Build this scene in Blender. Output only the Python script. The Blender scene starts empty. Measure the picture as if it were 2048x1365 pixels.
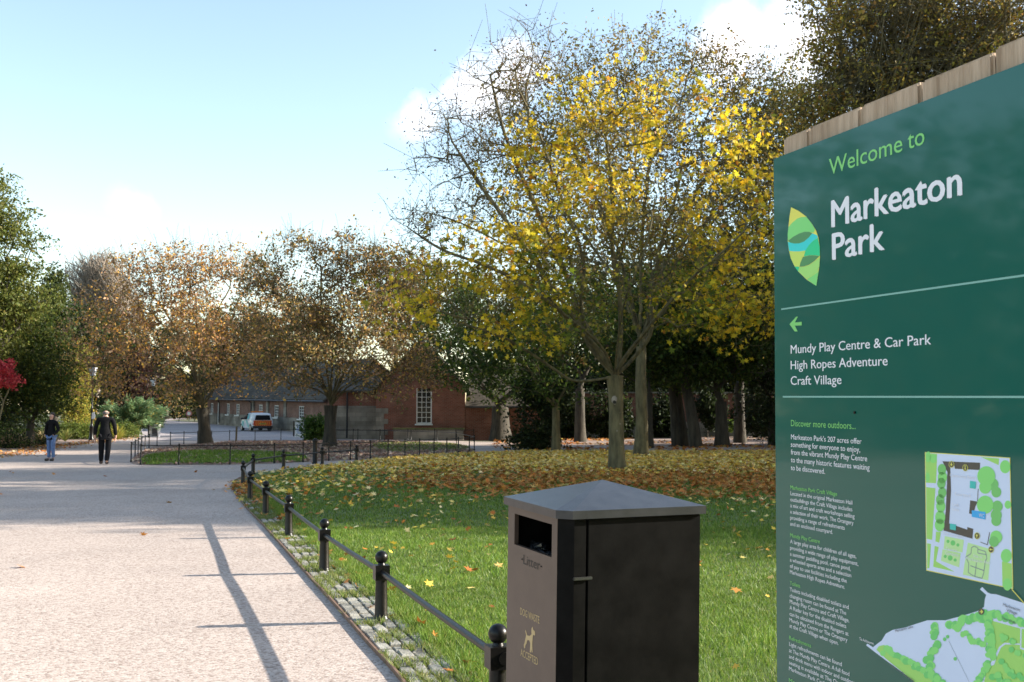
import bpy, bmesh, math, random
import numpy as np
from mathutils import Vector, Matrix

# ---------------------------------------------------------------- camera, world, sun
scn = bpy.context.scene
col = scn.collection
F = 2214.0                      # focal length in pixels of the 2048 px wide photograph
EYE = 1.65
PITCH = math.atan(143.5 / F)
cam_data = bpy.data.cameras.new("camera")
cam = bpy.data.objects.new("camera", cam_data)
col.objects.link(cam)
cam.location = (0, 0, EYE)
cam.rotation_euler = (math.pi / 2 + PITCH, 0, 0)
cam_data.sensor_width = 36.0
cam_data.lens = 36.0 * F / 2048.0
cam_data.clip_start = 0.05
cam_data.clip_end = 3000
cam_data.dof.use_dof = True
cam_data.dof.focus_distance = 5.0
cam_data.dof.aperture_fstop = 13.0
scn.camera = cam
scn.render.resolution_x, scn.render.resolution_y = 1024, 682

SUN_EL = math.radians(21.5)
SUN_AZ = math.atan2(0.15, 1.0)          # angle from +X towards +Y of the direction to the sun
sun_dir = Vector((math.cos(SUN_EL) * math.cos(SUN_AZ), math.cos(SUN_EL) * math.sin(SUN_AZ), math.sin(SUN_EL)))
sun_data = bpy.data.lights.new("sun", 'SUN')
sun_data.energy = 4.9
sun_data.angle = math.radians(0.5)
sun_data.color = (1.0, 0.93, 0.82)
sun = bpy.data.objects.new("sun", sun_data)
col.objects.link(sun)
sun.rotation_euler = (-sun_dir).to_track_quat('-Z', 'Y').to_euler()

scn.view_settings.view_transform = 'Standard'
scn.view_settings.look = 'None'
scn.view_settings.exposure = 1.55
scn.view_settings.gamma = 1.0

CT, ST = math.cos(PITCH), math.sin(PITCH)
def ray(px, py):
    x = (px - 1024) / F
    y = -(py - 682.5) / F
    return np.array([x, CT - ST * y, ST + CT * y])

world = bpy.data.worlds.new("World")
scn.world = world
world.use_nodes = True
wn, wl = world.node_tree.nodes, world.node_tree.links
wn.clear()
w_out = wn.new("ShaderNodeOutputWorld")
w_bg = wn.new("ShaderNodeBackground")
w_sky = wn.new("ShaderNodeTexSky")
w_sky.sky_type = 'NISHITA'
w_sky.sun_disc = False
w_sky.sun_elevation = SUN_EL
w_sky.sun_rotation = math.pi / 2 - SUN_AZ
w_sky.air_density = 1.0
w_sky.dust_density = 0.7
w_sky.ozone_density = 1.6
w_bg.inputs[1].default_value = 0.125
w_tc = wn.new("ShaderNodeTexCoord")
w_no = wn.new("ShaderNodeTexNoise")
w_no.inputs["Scale"].default_value = 9.0
w_no.inputs["Detail"].default_value = 8.0
w_no.inputs["Roughness"].default_value = 0.55
wl.new(w_tc.outputs["Generated"], w_no.inputs["Vector"])
def w_math(op, a, b=None, clamp=False):
    n = wn.new("ShaderNodeMath"); n.operation = op; n.use_clamp = clamp
    for i, v in enumerate((a, b)):
        if v is None: continue
        if isinstance(v, (int, float)): n.inputs[i].default_value = v
        else: wl.new(v, n.inputs[i])
    return n.outputs[0]
# cumulus patches of the sky: direction and angular radius
acc = None
for px, py, r, k in ((950, 185, 0.05, .65), (850, 225, 0.042, .42), (1030, 150, .045, .6), (1480, 100, 0.055, .7), (1600, 80, .06, .75),
                     (262, 412, 0.026, .21), (292, 416, .022, .19), (2100, 300, .2, .7)):
    d = Vector(ray(px, py)).normalized()
    dist = wn.new("ShaderNodeVectorMath"); dist.operation = 'DISTANCE'
    wl.new(w_tc.outputs["Generated"], dist.inputs[0]); dist.inputs[1].default_value = d
    m = w_math('MULTIPLY', w_math('SUBTRACT', 1.0, w_math('DIVIDE', dist.outputs["Value"], r), True), k)
    acc = m if acc is None else w_math('MAXIMUM', acc, m)
cl = w_math('ADD', w_math('MULTIPLY', acc, 1.3), w_math('MULTIPLY', w_math('SUBTRACT', w_no.outputs["Fac"], 0.5), 2.2))
cl = w_math('MULTIPLY', w_math('MULTIPLY', w_math('SUBTRACT', cl, 0.18), 1.25, True), w_math('MULTIPLY', acc, 4.0, True))
w_mix = wn.new("ShaderNodeMix"); w_mix.data_type = 'RGBA'
w_mul = wn.new("ShaderNodeMix"); w_mul.data_type = 'RGBA'; w_mul.blend_type = 'MULTIPLY'
w_mul.inputs[0].default_value = 1.0
wl.new(w_sky.outputs[0], w_mul.inputs[6]); w_mul.inputs[7].default_value = (1.16, 1.06, 0.93, 1)
wl.new(w_mul.outputs[2], w_mix.inputs[6])
w_mix.inputs[7].default_value = (7.0, 6.7, 6.7, 1)
wl.new(cl, w_mix.inputs[0])
wl.new(w_mix.outputs[2], w_bg.inputs[0])
wl.new(w_bg.outputs[0], w_out.inputs[0])

# ---------------------------------------------------------------- helpers
rng = np.random.default_rng(7)
random.seed(7)

def ground_z(y):
    t = min(1.0, max(0.0, (y - 70) / 55.0))
    return 0.75 * t * t * (3 - 2 * t)
def ground_z_a(y):
    t = np.clip((y - 70) / 55.0, 0, 1)
    return 0.75 * t * t * (3 - 2 * t)
def gp(px, py, lift=0.0):
    """ground point seen at a pixel of the photograph"""
    d = ray(px, py)
    z = 0.0
    for _ in range(30):
        if d[2] >= -1e-4: break
        k = (z - EYE) / d[2]
        z2 = ground_z(d[1] * k)
        z = 0.5 * z + 0.5 * z2
    k = (z - EYE) / d[2]
    return Vector((d[0] * k, d[1] * k, z + lift))
def at(px, py, Y):
    d = ray(px, py)
    return Vector((d[0] * Y / d[1], Y, EYE + d[2] * Y / d[1]))

def link(o, parent=None):
    col.objects.link(o)
    if parent is not None: o.parent = parent
    return o
def tag(o, label=None, cat=None, group=None, kind=None):
    if label: o["label"] = label
    if cat: o["category"] = cat
    if group: o["group"] = group
    if kind: o["kind"] = kind
    return o
def empty(name, loc, label, cat, group=None, rz=0.0):
    o = bpy.data.objects.new(name, None)
    o.empty_display_size = 0.2
    o.location = loc; o.rotation_euler = (0, 0, rz)
    link(o)
    return tag(o, label, cat, group)
def copy_tree(o, parent=None):
    c = o.copy(); col.objects.link(c)
    if parent is not None: c.parent = parent
    for ch in list(o.children): copy_tree(ch, c)
    return c

# ---- materials
def new_mat(name):
    m = bpy.data.materials.new(name); m.use_nodes = True
    nt = m.node_tree
    return m, nt, nt.nodes, nt.links, nt.nodes["Principled BSDF"]
def mat(name, c, rough=0.6, var=0.18, scale=6.0, bump=0.0, metal=0.0, spec=0.5, c2=None, stretch=(1, 1, 1), detail=6.0, coat=0.0, bscale=None):
    m, nt, N, L, b = new_mat(name)
    tc = N.new("ShaderNodeTexCoord"); mp = N.new("ShaderNodeMapping"); mp.inputs["Scale"].default_value = stretch
    L.new(tc.outputs["Object"], mp.inputs[0])
    no = N.new("ShaderNodeTexNoise"); no.inputs["Scale"].default_value = scale; no.inputs["Detail"].default_value = detail
    no.inputs["Roughness"].default_value = 0.65
    L.new(mp.outputs[0], no.inputs["Vector"])
    r = N.new("ShaderNodeValToRGB")
    a = [max(0, x * (1 - var)) for x in c]; d = [min(1, x * (1 + var)) for x in (c2 or c)]
    r.color_ramp.elements[0].position = 0.32; r.color_ramp.elements[1].position = 0.68
    r.color_ramp.elements[0].color = (*a, 1); r.color_ramp.elements[1].color = (*d, 1)
    L.new(no.outputs["Fac"], r.inputs[0]); L.new(r.outputs[0], b.inputs["Base Color"])
    b.inputs["Roughness"].default_value = rough; b.inputs["Metallic"].default_value = metal
    b.inputs["Specular IOR Level"].default_value = spec
    b.inputs["Coat Weight"].default_value = coat
    b.inputs["Coat Roughness"].default_value = 0.06
    if bump:
        bp = N.new("ShaderNodeBump"); bp.inputs["Strength"].default_value = bump; bp.inputs["Distance"].default_value = 0.02
        if bscale:
            n2 = N.new("ShaderNodeTexNoise"); n2.inputs["Scale"].default_value = bscale; n2.inputs["Detail"].default_value = 4
            L.new(mp.outputs[0], n2.inputs["Vector"]); L.new(n2.outputs["Fac"], bp.inputs["Height"])
        else: L.new(no.outputs["Fac"], bp.inputs["Height"])
        L.new(bp.outputs[0], b.inputs["Normal"])
    return m
def attr_mat(name, transl=0.35, rough=0.55, spec=0.25):
    """leaf or blade: its own colour from the 'Col' attribute, lets light through"""
    m, nt, N, L, b = new_mat(name)
    at_ = N.new("ShaderNodeAttribute"); at_.attribute_name = "Col"
    L.new(at_.outputs["Color"], b.inputs["Base Color"])
    b.inputs["Roughness"].default_value = rough; b.inputs["Specular IOR Level"].default_value = spec
    if transl > 0:
        t = N.new("ShaderNodeBsdfTranslucent"); mx = N.new("ShaderNodeMixShader"); mx.inputs[0].default_value = transl
        L.new(at_.outputs["Color"], t.inputs[0])
        L.new(b.outputs[0], mx.inputs[1]); L.new(t.outputs[0], mx.inputs[2])
        L.new(mx.outputs[0], N["Material Output"].inputs[0])
    return m

# ---- mesh builder
class MB:
    def __init__(s): s.v = []; s.f = []; s.m = []
    def add(s, verts, faces, mi=0):
        o = len(s.v); s.v.extend([tuple(p) for p in verts])
        for f in faces: s.f.append([i + o for i in f]); s.m.append(mi)
        return s
    def box(s, c, size, mi=0, rz=0.0, M=None):
        x, y, z = [k / 2 for k in size]
        vs = [Vector((a * x, b * y, d * z)) for d in (-1, 1) for a, b in ((-1, -1), (1, -1), (1, 1), (-1, 1))]
        R = Matrix.Rotation(rz, 3, 'Z') if M is None else M
        vs = [R @ p + Vector(c) for p in vs]
        return s.add(vs, [(3, 2, 1, 0), (4, 5, 6, 7), (0, 1, 5, 4), (1, 2, 6, 5), (2, 3, 7, 6), (3, 0, 4, 7)], mi)
    def tube(s, pts, rad, n=8, mi=0, cap=True):
        pts = [Vector(p) for p in pts]
        if not hasattr(rad, '__len__'): rad = [rad] * len(pts)
        vs = []; a = None
        for i, p in enumerate(pts):
            d = (pts[min(i + 1, len(pts) - 1)] - pts[max(i - 1, 0)]).normalized()
            if a is None:
                a = d.orthogonal().normalized()
            else:
                a = (a - d * a.dot(d)); a = a.normalized() if a.length > 1e-6 else d.orthogonal().normalized()
            b = d.cross(a)
            for k in range(n):
                t = 2 * math.pi * k / n
                vs.append(p + (a * math.cos(t) + b * math.sin(t)) * rad[i])
        fs = [(i * n + k, i * n + (k + 1) % n, (i + 1) * n + (k + 1) % n, (i + 1) * n + k) for i in range(len(pts) - 1) for k in range(n)]
        if cap: fs += [tuple(range(n - 1, -1, -1)), tuple(range((len(pts) - 1) * n, len(pts) * n))]
        return s.add(vs, fs, mi)
    def lathe(s, prof, n=16, mi=0, c=(0, 0, 0)):
        vs = [(c[0] + r * math.cos(2 * math.pi * k / n), c[1] + r * math.sin(2 * math.pi * k / n), c[2] + z) for r, z in prof for k in range(n)]
        fs = [(i * n + k, i * n + (k + 1) % n, (i + 1) * n + (k + 1) % n, (i + 1) * n + k) for i in range(len(prof) - 1) for k in range(n)]
        fs += [tuple(range(n - 1, -1, -1)), tuple(range((len(prof) - 1) * n, len(prof) * n))]
        return s.add(vs, fs, mi)
    def poly(s, pts, mi=0): return s.add(pts, [tuple(range(len(pts)))], mi)
    def prism(s, pts, dvec, mi=0):
        n = len(pts); d = Vector(dvec); a = [Vector(p) for p in pts]
        return s.add(a + [p + d for p in a], [tuple(range(n - 1, -1, -1)), tuple(range(n, 2 * n))] + [(k, (k + 1) % n, n + (k + 1) % n, n + k) for k in range(n)], mi)
    def build(s, name, mats, parent=None, smooth=False, bevel=0.0):
        me = bpy.data.meshes.new(name)
        me.from_pydata(s.v, [], s.f); me.update()
        for m in (mats if isinstance(mats, (list, tuple)) else [mats]): me.materials.append(m)
        me.polygons.foreach_set("material_index", s.m)
        bm = bmesh.new(); bm.from_mesh(me)
        bmesh.ops.recalc_face_normals(bm, faces=bm.faces)
        if bevel > 0:
            es = [e for e in bm.edges if len(e.link_faces) == 2 and e.calc_face_angle(0) > 0.5]
            bmesh.ops.bevel(bm, geom=es, offset=bevel, segments=2, affect='EDGES', clamp_overlap=True)
        bm.to_mesh(me); bm.free()
        if smooth:
            me.polygons.foreach_set("use_smooth", [True] * len(me.polygons))
            try: me.set_sharp_from_angle(angle=math.radians(40))
            except Exception: pass
        o = bpy.data.objects.new(name, me)
        return link(o, parent)

def raw_mesh(name, V, k, mats, colors=None, smooth=False):
    """V: (n,k,3) array of separate k-gons; colors: (n,3)"""
    n = V.shape[0]
    me = bpy.data.meshes.new(name)
    me.vertices.add(n * k); me.vertices.foreach_set("co", V.reshape(-1).astype(np.float32))
    me.loops.add(n * k); me.loops.foreach_set("vertex_index", np.arange(n * k, dtype=np.int32))
    me.polygons.add(n); me.polygons.foreach_set("loop_start", np.arange(0, n * k, k, dtype=np.int32))
    try: me.polygons.foreach_set("loop_total", np.full(n, k, dtype=np.int32))
    except Exception: pass
    if colors is not None:
        a = me.attributes.new("Col", 'FLOAT_COLOR', 'POINT')
        c = np.ones((n * k, 4), dtype=np.float32); c[:, :3] = np.repeat(colors, k, axis=0)
        a.data.foreach_set("color", c.reshape(-1))
    for m in (mats if isinstance(mats, (list, tuple)) else [mats]): me.materials.append(m)
    me.update(calc_edges=True); me.validate()
    return me
def spline(pts, per=8, closed=False):
    P = [np.array(p, float) for p in pts]; n = len(P); out = []
    rngi = range(n) if closed else range(n - 1)
    for i in rngi:
        if closed: p0, p1, p2, p3 = P[i - 1], P[i], P[(i + 1) % n], P[(i + 2) % n]
        else: p0, p1, p2, p3 = P[max(i - 1, 0)], P[i], P[i + 1], P[min(i + 2, n - 1)]
        for k in range(per):
            t = k / per
            out.append(0.5 * ((2 * p1) + (-p0 + p2) * t + (2 * p0 - 5 * p1 + 4 * p2 - p3) * t * t + (-p0 + 3 * p1 - 3 * p2 + p3) * t ** 3))
    if not closed: out.append(P[-1])
    return np.array(out)
def inside(P, poly):
    x, y = P[:, 0], P[:, 1]; r = np.zeros(len(P), bool); n = len(poly)
    for i in range(n):
        x1, y1 = poly[i][:2]; x2, y2 = poly[i - 1][:2]
        c = ((y1 > y) != (y2 > y)) & (x < (x2 - x1) * (y - y1) / (y2 - y1 + 1e-12) + x1)
        r ^= c
    return r
def smooth_noise(P, scale, seed):
    """cheap value noise for scattering"""
    g = np.random.default_rng(seed).random((64, 64))
    q = P * scale; i = np.floor(q).astype(int); f = q - i; f = f * f * (3 - 2 * f)
    a = g[i[:, 0] % 64, i[:, 1] % 64]; b = g[(i[:, 0] + 1) % 64, i[:, 1] % 64]
    c = g[i[:, 0] % 64, (i[:, 1] + 1) % 64]; d = g[(i[:, 0] + 1) % 64, (i[:, 1] + 1) % 64]
    return (a * (1 - f[:, 0]) + b * f[:, 0]) * (1 - f[:, 1]) + (c * (1 - f[:, 0]) + d * f[:, 0]) * f[:, 1]
def pick(palette, n, g, jitter=0.22):
    cs = np.array([p[0] for p in palette], float); w = np.array([p[1] for p in palette], float)
    c = cs[g.choice(len(cs), n, p=w / w.sum())]
    return np.clip(c * (1 + jitter * (g.random((n, 1)) * 2 - 1)) * (1 + 0.10 * (g.random((n, 3)) * 2 - 1)), 0, 1)
# ---------------------------------------------------------------- ground materials
def gravel_mat(name, base, dark, light, scale=55.0):
    m, nt, N, L, b = new_mat(name)
    tc = N.new("ShaderNodeTexCoord")
    v = N.new("ShaderNodeTexVoronoi"); v.inputs["Scale"].default_value = scale
    L.new(tc.outputs["Object"], v.inputs["Vector"])
    r = N.new("ShaderNodeValToRGB"); e = r.color_ramp.elements
    e[0].position = 0.0; e[0].color = (*dark, 1); e[1].position = 1.0; e[1].color = (*light, 1)
    k = e.new(0.3); k.color = (*base, 1); k = e.new(0.75); k.color = tuple(0.5 * (base[i] + light[i]) for i in range(3)) + (1,)
    sx = N.new("ShaderNodeSeparateColor"); L.new(v.outputs["Color"], sx.inputs[0]); L.new(sx.outputs[0], r.inputs[0])
    n1 = N.new("ShaderNodeTexNoise"); n1.inputs["Scale"].default_value = 0.35; n1.inputs["Detail"].default_value = 7; n1.inputs["Roughness"].default_value = .6
    L.new(tc.outputs["Object"], n1.inputs["Vector"])
    r1 = N.new("ShaderNodeMapRange"); r1.inputs[1].default_value = .3; r1.inputs[2].default_value = .7; r1.inputs[3].default_value = .84; r1.inputs[4].default_value = 1.12
    L.new(n1.outputs["Fac"], r1.inputs[0])
    mx = N.new("ShaderNodeMix"); mx.data_type = 'RGBA'; mx.blend_type = 'MULTIPLY'; mx.inputs[0].default_value = 1
    L.new(r.outputs[0], mx.inputs[6]); L.new(r1.outputs[0], mx.inputs[7]); L.new(mx.outputs[2], b.inputs["Base Color"])
    b.inputs["Roughness"].default_value = 0.85; b.inputs["Specular IOR Level"].default_value = .3
    bp = N.new("ShaderNodeBump"); bp.inputs["Strength"].default_value = 0.35; bp.inputs["Distance"].default_value = 0.006
    v2 = N.new("ShaderNodeTexVoronoi"); v2.inputs["Scale"].default_value = scale; L.new(tc.outputs["Object"], v2.inputs["Vector"])
    L.new(v2.outputs["Distance"], bp.inputs["Height"]); bp.invert = True
    L.new(bp.outputs[0], b.inputs["Normal"])
    return m
M_gravel = gravel_mat("gravel", (.405, .325, .275), (.23, .175, .145), (.55, .465, .405))
M_drive = gravel_mat("drive_gravel", (.35, .30, .29), (.21, .18, .17), (.46, .41, .39), 40)
M_litter_soil = mat("leafy_soil", (.16, .105, .08), .9, .5, 5, .6, c2=(.30, .21, .16))
M_earth = mat("earth", (.10, .085, .05), .95, .4, 1.2, .4, c2=(.10, .11, .045))
M_turf = mat("turf", (.075, .115, .022), .9, .35, 2.2, .5, c2=(.12, .165, .035), bscale=120)
M_sett = mat("granite_sett", (.17, .16, .13), .85, .4, 5, .5, c2=(.30, .285, .24), bscale=60)
M_rust = mat("rusty_edging", (.17, .10, .065), .7, .35, 14, .2)
M_joint = mat("joint_soil", (.12, .10, .06), .95, .4, 20, .5)
M_leaf = attr_mat("leaf", .42)
M_dryleaf = attr_mat("fallen_leaf", .15, .6, .2)
M_blade = attr_mat("grass_blade", .38, .5, .3)

# ---------------------------------------------------------------- ground sheets
def strip(name, A, B, m, lift, cross=1, kind='structure'):
    """sheet between two polylines of equal length, following the terrain"""
    A = np.array(A)[:, :2]; B = np.array(B)[:, :2]; n = len(A); V = []; Fc = []
    for i in range(n):
        for k in range(cross + 1):
            p = A[i] * (1 - k / cross) + B[i] * k / cross
            V.append((p[0], p[1], ground_z(p[1]) + lift))
    w = cross + 1
    for i in range(n - 1):
        for k in range(cross): Fc.append((i * w + k, i * w + k + 1, (i + 1) * w + k + 1, (i + 1) * w + k))
    b = MB(); b.add(V, Fc)
    o = b.build(name, m); tag(o, kind=kind)
    # normals up
    me = o.data
    if sum(p.normal.z for p in me.polygons) < 0: me.flip_normals()
    return o
def sheet(name, poly, m, lift, kind='structure', res=None):
    """flat polygon (lies where the terrain is level)"""
    b = MB(); b.poly([(p[0], p[1], lift) for p in poly])
    o = b.build(name, m)
    if o.data.polygons[0].normal.z < 0: o.data.flip_normals()
    if kind: tag(o, kind=kind)
    return o

# the ground, out to the horizon
ys = [-60, 0, 30, 60, 68] + list(range(70, 128, 4)) + [140, 200, 400, 1500]
A = [(-900, y) for y in ys]; B = [(900, y) for y in ys]
strip("ground", A, B, M_earth, -0.03, 6)

# outer edge of the gravel path where the rusty edging runs
edge_px = [(800, 1365), (732, 1288), (664, 1208.5), (622.6, 1163), (570, 1103), (528, 1055.7), (494, 1020), (475.5, 997), (465, 980)]
edge_pts = [(.95, .8), (.42, 2.6), (.02, 4.3), (-.36, 5.6)] + [tuple(gp(*p))[:2] for p in edge_px]
corner_px = [(466, 967), (480, 957), (513, 946), (566, 939.5), (641, 932.5), (713, 925), (777, 918), (890, 910), (1000, 906), (1100, 903.5)]
edge_pts += [tuple(gp(*p))[:2] for p in corner_px]
edge_pts += [(9.5, 47.5), (16, 47.5), (26, 46.5)]
EDGE = spline(edge_pts, 10)
def offset(P, d):
    T = np.gradient(P, axis=0); T /= np.linalg.norm(T, axis=1)[:, None] + 1e-9
    return P + np.stack([T[:, 1], -T[:, 0]], 1) * d          # to the right of travel
seg = np.concatenate([[0], np.cumsum(np.linalg.norm(np.diff(EDGE, axis=0), axis=1))])
def along(s):
    return np.stack([np.interp(s, seg, EDGE[:, 0]), np.interp(s, seg, EDGE[:, 1])], 1)
s_corner = seg[10 * (4 + len(edge_px))]
SETT_W = 0.42
wid = np.where(seg < s_corner - 2, SETT_W, np.clip(SETT_W * (1 - (seg - s_corner + 2) / 5), 0.05, SETT_W))
T_ = np.gradient(EDGE, axis=0); T_ /= np.linalg.norm(T_, axis=1)[:, None]
NRM = np.stack([T_[:, 1], -T_[:, 0]], 1)
LAWN_IN = EDGE + NRM * (wid + 0.02)[:, None]
lawn_poly = [tuple(p) for p in LAWN_IN[::2]] + [(40, 46), (60, 40), (60, -20), (2.2, -20), (1.6, 0)]
sheet("lawn", lawn_poly, M_turf, 0.012)

# gravel: big path (left, foreground), branch behind the lawn, drive to the building
verge_px = [(0, 914), (47, 904), (91, 895), (122, 891), (195, 884.5), (234, 877.5), (281, 871), (312, 865)]
verge = [tuple(gp(*p))[:2] for p in verge_px]
far_px = [(314, 855), (316, 848), (318, 842)]
vleft = [(-45, 10), (-34, 24), (-24, 34)] + verge
path_poly = [(-60, -20), (-60, 6)] + vleft + [tuple(gp(*p))[:2] for p in ((600, 872), (720, 876), (960, 884))] + [(9, 60), (30, 60), (40, 52), (40, 46.8)] \
    + [tuple(p) for p in EDGE[::-1][12::2]] + [(1.2, -20)]
sheet("path", path_poly, M_gravel, 0.004)
ysd = np.linspace(66, 175, 40)
def x_of(px, y): return (px - 1024) / F * y / (CT) * 1.0
L_, R_ = [], []
for y in ysd:
    L_.append((np.interp(y, [66, 75, 82, 100, 125, 175], [-22.0, -25.2, -27.5, -33.2, -40.5, -56]), y))
    R_.append((np.interp(y, [66, 70, 82, 90, 108, 125, 175], [-2, -9, -13.6, -18.4, -29.4, -39, -44 + -6]), y))
strip("drive", L_, R_, M_drive, 0.02, 6)
# wooded ground right of the building: leaf-strewn earth with a lit strip of turf beyond
strip("woodland_floor", [(-1.5, 57), (1, 66.5)], [(45, 48), (45, 90)], M_litter_soil, 0.008, 1)
strip("far_turf", [(19.5, 67.5), (19.5, 72)], [(38, 66), (38, 72)], M_turf, 0.03, 1)

# ---- fenced island
isl_front_px = [(262, 925), (281, 930.5), (357.6, 930.5), (460, 930), (548.4, 927.5), (606, 925), (657.5, 922.6), (700.6, 921), (740.8, 919), (776, 916.5),
                (809.8, 915), (839, 913), (868, 912), (893.6, 910.5), (916.7, 907), (938.7, 905.5), (948.6, 902)]
isl_back_px = [(913, 890), (874, 886.6), (822, 885), (769, 882.5), (715.7, 880.5), (662, 880), (609.6, 879.7), (561.7, 880.3), (510, 882.5), (459, 884.5), (423, 886.5), (395, 887.5), (367.6, 888.7), (340.6, 890.4), (314, 893)]
isl_left_px = [(298, 897), (290, 901.5), (283, 906), (276, 911), (270, 916)]
isl_px = isl_front_px + isl_back_px + isl_left_px
ISL = [tuple(gp(*p))[:2] for p in isl_px]
sheet("island_soil", spline(ISL, 4, True).tolist(), M_litter_soil, 0.016)
ig_px = [(283, 929), (357, 929), (460, 928.5), (548, 926), (610, 923.5), (600, 910), (520, 904.5), (430, 903), (350, 905), (300, 909)]
ISL_G = spline([tuple(gp(*p))[:2] for p in ig_px], 4, True)
sheet("island_turf", ISL_G.tolist(), M_turf, 0.026)
ig2_px = [(775, 905), (850, 903), (925, 901), (935, 895), (900, 889), (840, 887), (790, 887), (745, 890)]
ISL_G2 = spline([tuple(gp(*p))[:2] for p in ig2_px], 4, True)
sheet("island_turf", ISL_G2.tolist(), M_turf, 0.026)

# planting bed left of the path
bed = [(-60, 10), (-45, 10.2), (-34, 24.2)] + [(p[0], p[1] + .2) for p in [(-24, 34)] + verge] + [(-60, 75)]
sheet("planting_bed", bed, M_litter_soil, 0.012)

# ---- granite setts and the rusty steel edging along the path
b = MB()
s_end = s_corner + 1.0
s = 0.2
sv = random.Random(3)
while s < s_end:
    ln = sv.uniform(.15, .23)
    rows = 4; rw = (SETT_W - .03) / rows
    for k in range(rows):
        if sv.random() < .05: continue
        off = ln * .5 * (k % 2)
        q = along(np.array([s + off, s + off + ln - .018]))
        t = q[1] - q[0]; tl = np.linalg.norm(t)
        if tl < .05: continue
        t /= tl; nn = np.array([t[1], -t[0]])
        a0 = .03 + k * rw + .008; a1 = .03 + (k + 1) * rw - .008
        j = lambda: sv.uniform(-.007, .007)
        base = [q[0] + nn * a0, q[1] + nn * a0, q[1] + nn * a1, q[0] + nn * a1]
        h = .028 + sv.uniform(-.006, .006)
        lo = [(p[0] + j(), p[1] + j(), 0.0) for p in base]
        cx, cy = sum(p[0] for p in lo) / 4, sum(p[1] for p in lo) / 4
        mid = [(p[0], p[1], h - .008) for p in lo]
        top = [(cx + (p[0] - cx) * .84, cy + (p[1] - cy) * .84, h + sv.uniform(-.003, .003)) for p in lo]
        fs = []
        for r_ in (0, 4):
            for i in range(4): fs.append((r_ + i, r_ + (i + 1) % 4, r_ + 4 + (i + 1) % 4, r_ + 4 + i))
        fs.append((8, 9, 10, 11))
        b.add(lo + mid + top, fs)
    s += ln
tag(b.build("sett_paving", M_sett, smooth=False), kind='structure')
nE = int(np.searchsorted(seg, s_end + 2))
strip("sett_bedding", EDGE[:nE], (EDGE + NRM * (SETT_W + .06))[:nE], M_joint, 0.016, 1)
b = MB()
E0 = EDGE[:nE]; E1 = (EDGE + NRM * .016)[:nE]
V = [];
for p, q in zip(E0, E1): V += [(p[0], p[1], 0), (p[0], p[1], .034), (q[0], q[1], .034), (q[0], q[1], 0)]
b.add(V, [(4 * i + k, 4 * i + k + 1, 4 * i + k + 5, 4 * i + k + 4) for i in range(nE - 1) for k in range(3)])
tag(b.build("path_edging", M_rust), kind='structure')

# ---------------------------------------------------------------- grass blades
def blades(name, P, h, w, cols, g, lean=.5):
    n = len(P); a = g.random(n) * 2 * np.pi
    side = np.stack([np.cos(a), np.sin(a), np.zeros(n)], 1) * w[:, None] * .5
    la = g.random(n) * 2 * np.pi; lm = (g.random(n) ** .7) * lean * h
    tip = np.stack([np.cos(la) * lm, np.sin(la) * lm, h], 1)
    V = np.stack([P - side, P + side, P + tip], 1)
    return V, cols
def scatter(poly, n, g, box):
    out = []; got = 0
    while got < n:
        P = np.stack([g.uniform(box[0], box[1], n * 2), g.uniform(box[2], box[3], n * 2)], 1)
        keep = inside(P, poly) & (np.abs(P[:, 0]) < .5 * P[:, 1] + 2.2)
        P = P[keep]; out.append(P); got += len(P)
        if len(P) == 0: break
    return np.concatenate(out)[:n]
GR_PAL = [((.110, .195, .022), 5), ((.15, .235, .03), 5), ((.215, .285, .045), 3), ((.075, .14, .018), 3), ((.32, .30, .09), .6)]
g = np.random.default_rng(11)
Vs, Cs = [], []
for (y0, y1, n, hh, ww) in ((3.0, 7.5, 110000, .036, .0045), (7.5, 11, 120000, .038, .006), (11, 16, 110000, .04, .009), (16, 26, 80000, .045, .016), (26, 47, 50000, .05, .032)):
    P = scatter(lawn_poly, n, g, (-6.5, 26, y0, y1))
    nz = smooth_noise(P, 1.1, 5) * .6 + smooth_noise(P, 5.0, 6) * .4
    P3 = np.concatenate([P, np.full((len(P), 1), .012)], 1)
    h = hh * (.55 + .9 * nz) * (.7 + .6 * g.random(len(P)))
    c = pick(GR_PAL, len(P), g, .2) * (.72 + .56 * nz[:, None])
    V, c = blades("", P3, h, np.full(len(P), ww) * (.7 + .6 * g.random(len(P))), c, g, .9)
    Vs.append(V); Cs.append(c)
# longer fringe along the setts, and weeds in the joints
n = 26000
sq = g.uniform(3.0, s_end, n); q = along(sq); tq = along(sq + .05) - q; tq /= np.linalg.norm(tq, axis=1)[:, None]
off = SETT_W + .03 + g.normal(0, .06, n)
P = q + np.stack([tq[:, 1], -tq[:, 0]], 1) * off[:, None]
nzf = smooth_noise(P, 3.0, 21)
h = (.03 + .10 * g.random(n) * nzf); V, c = blades("", np.concatenate([P, np.full((n, 1), .012)], 1), h, np.full(n, .008), pick(GR_PAL, n, g, .25), g, 1.1)
Vs.append(V); Cs.append(c)
n = 56000
sq = g.uniform(3.0, s_end, n); q = along(sq); tq = along(sq + .05) - q; tq /= np.linalg.norm(tq, axis=1)[:, None]
off = g.uniform(.02, SETT_W, n); off = np.where(g.random(n) < .6, .03 + np.round((off - .03) / .1075) * .1075 + g.normal(0, .012, n), off)
P = q + np.stack([tq[:, 1], -tq[:, 0]], 1) * off[:, None]
keep = smooth_noise(P, 4.5, 33) > .50
P = P[keep]; n = len(P)
V, c = blades("", np.concatenate([P, np.full((n, 1), .016)], 1), .015 + .045 * g.random(n), np.full(n, .010), pick([((.14, .19, .04), 3), ((.2, .23, .06), 2), ((.28, .26, .11), 1)], n, g), g, 1.3)
Vs.append(V); Cs.append(c)
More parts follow.
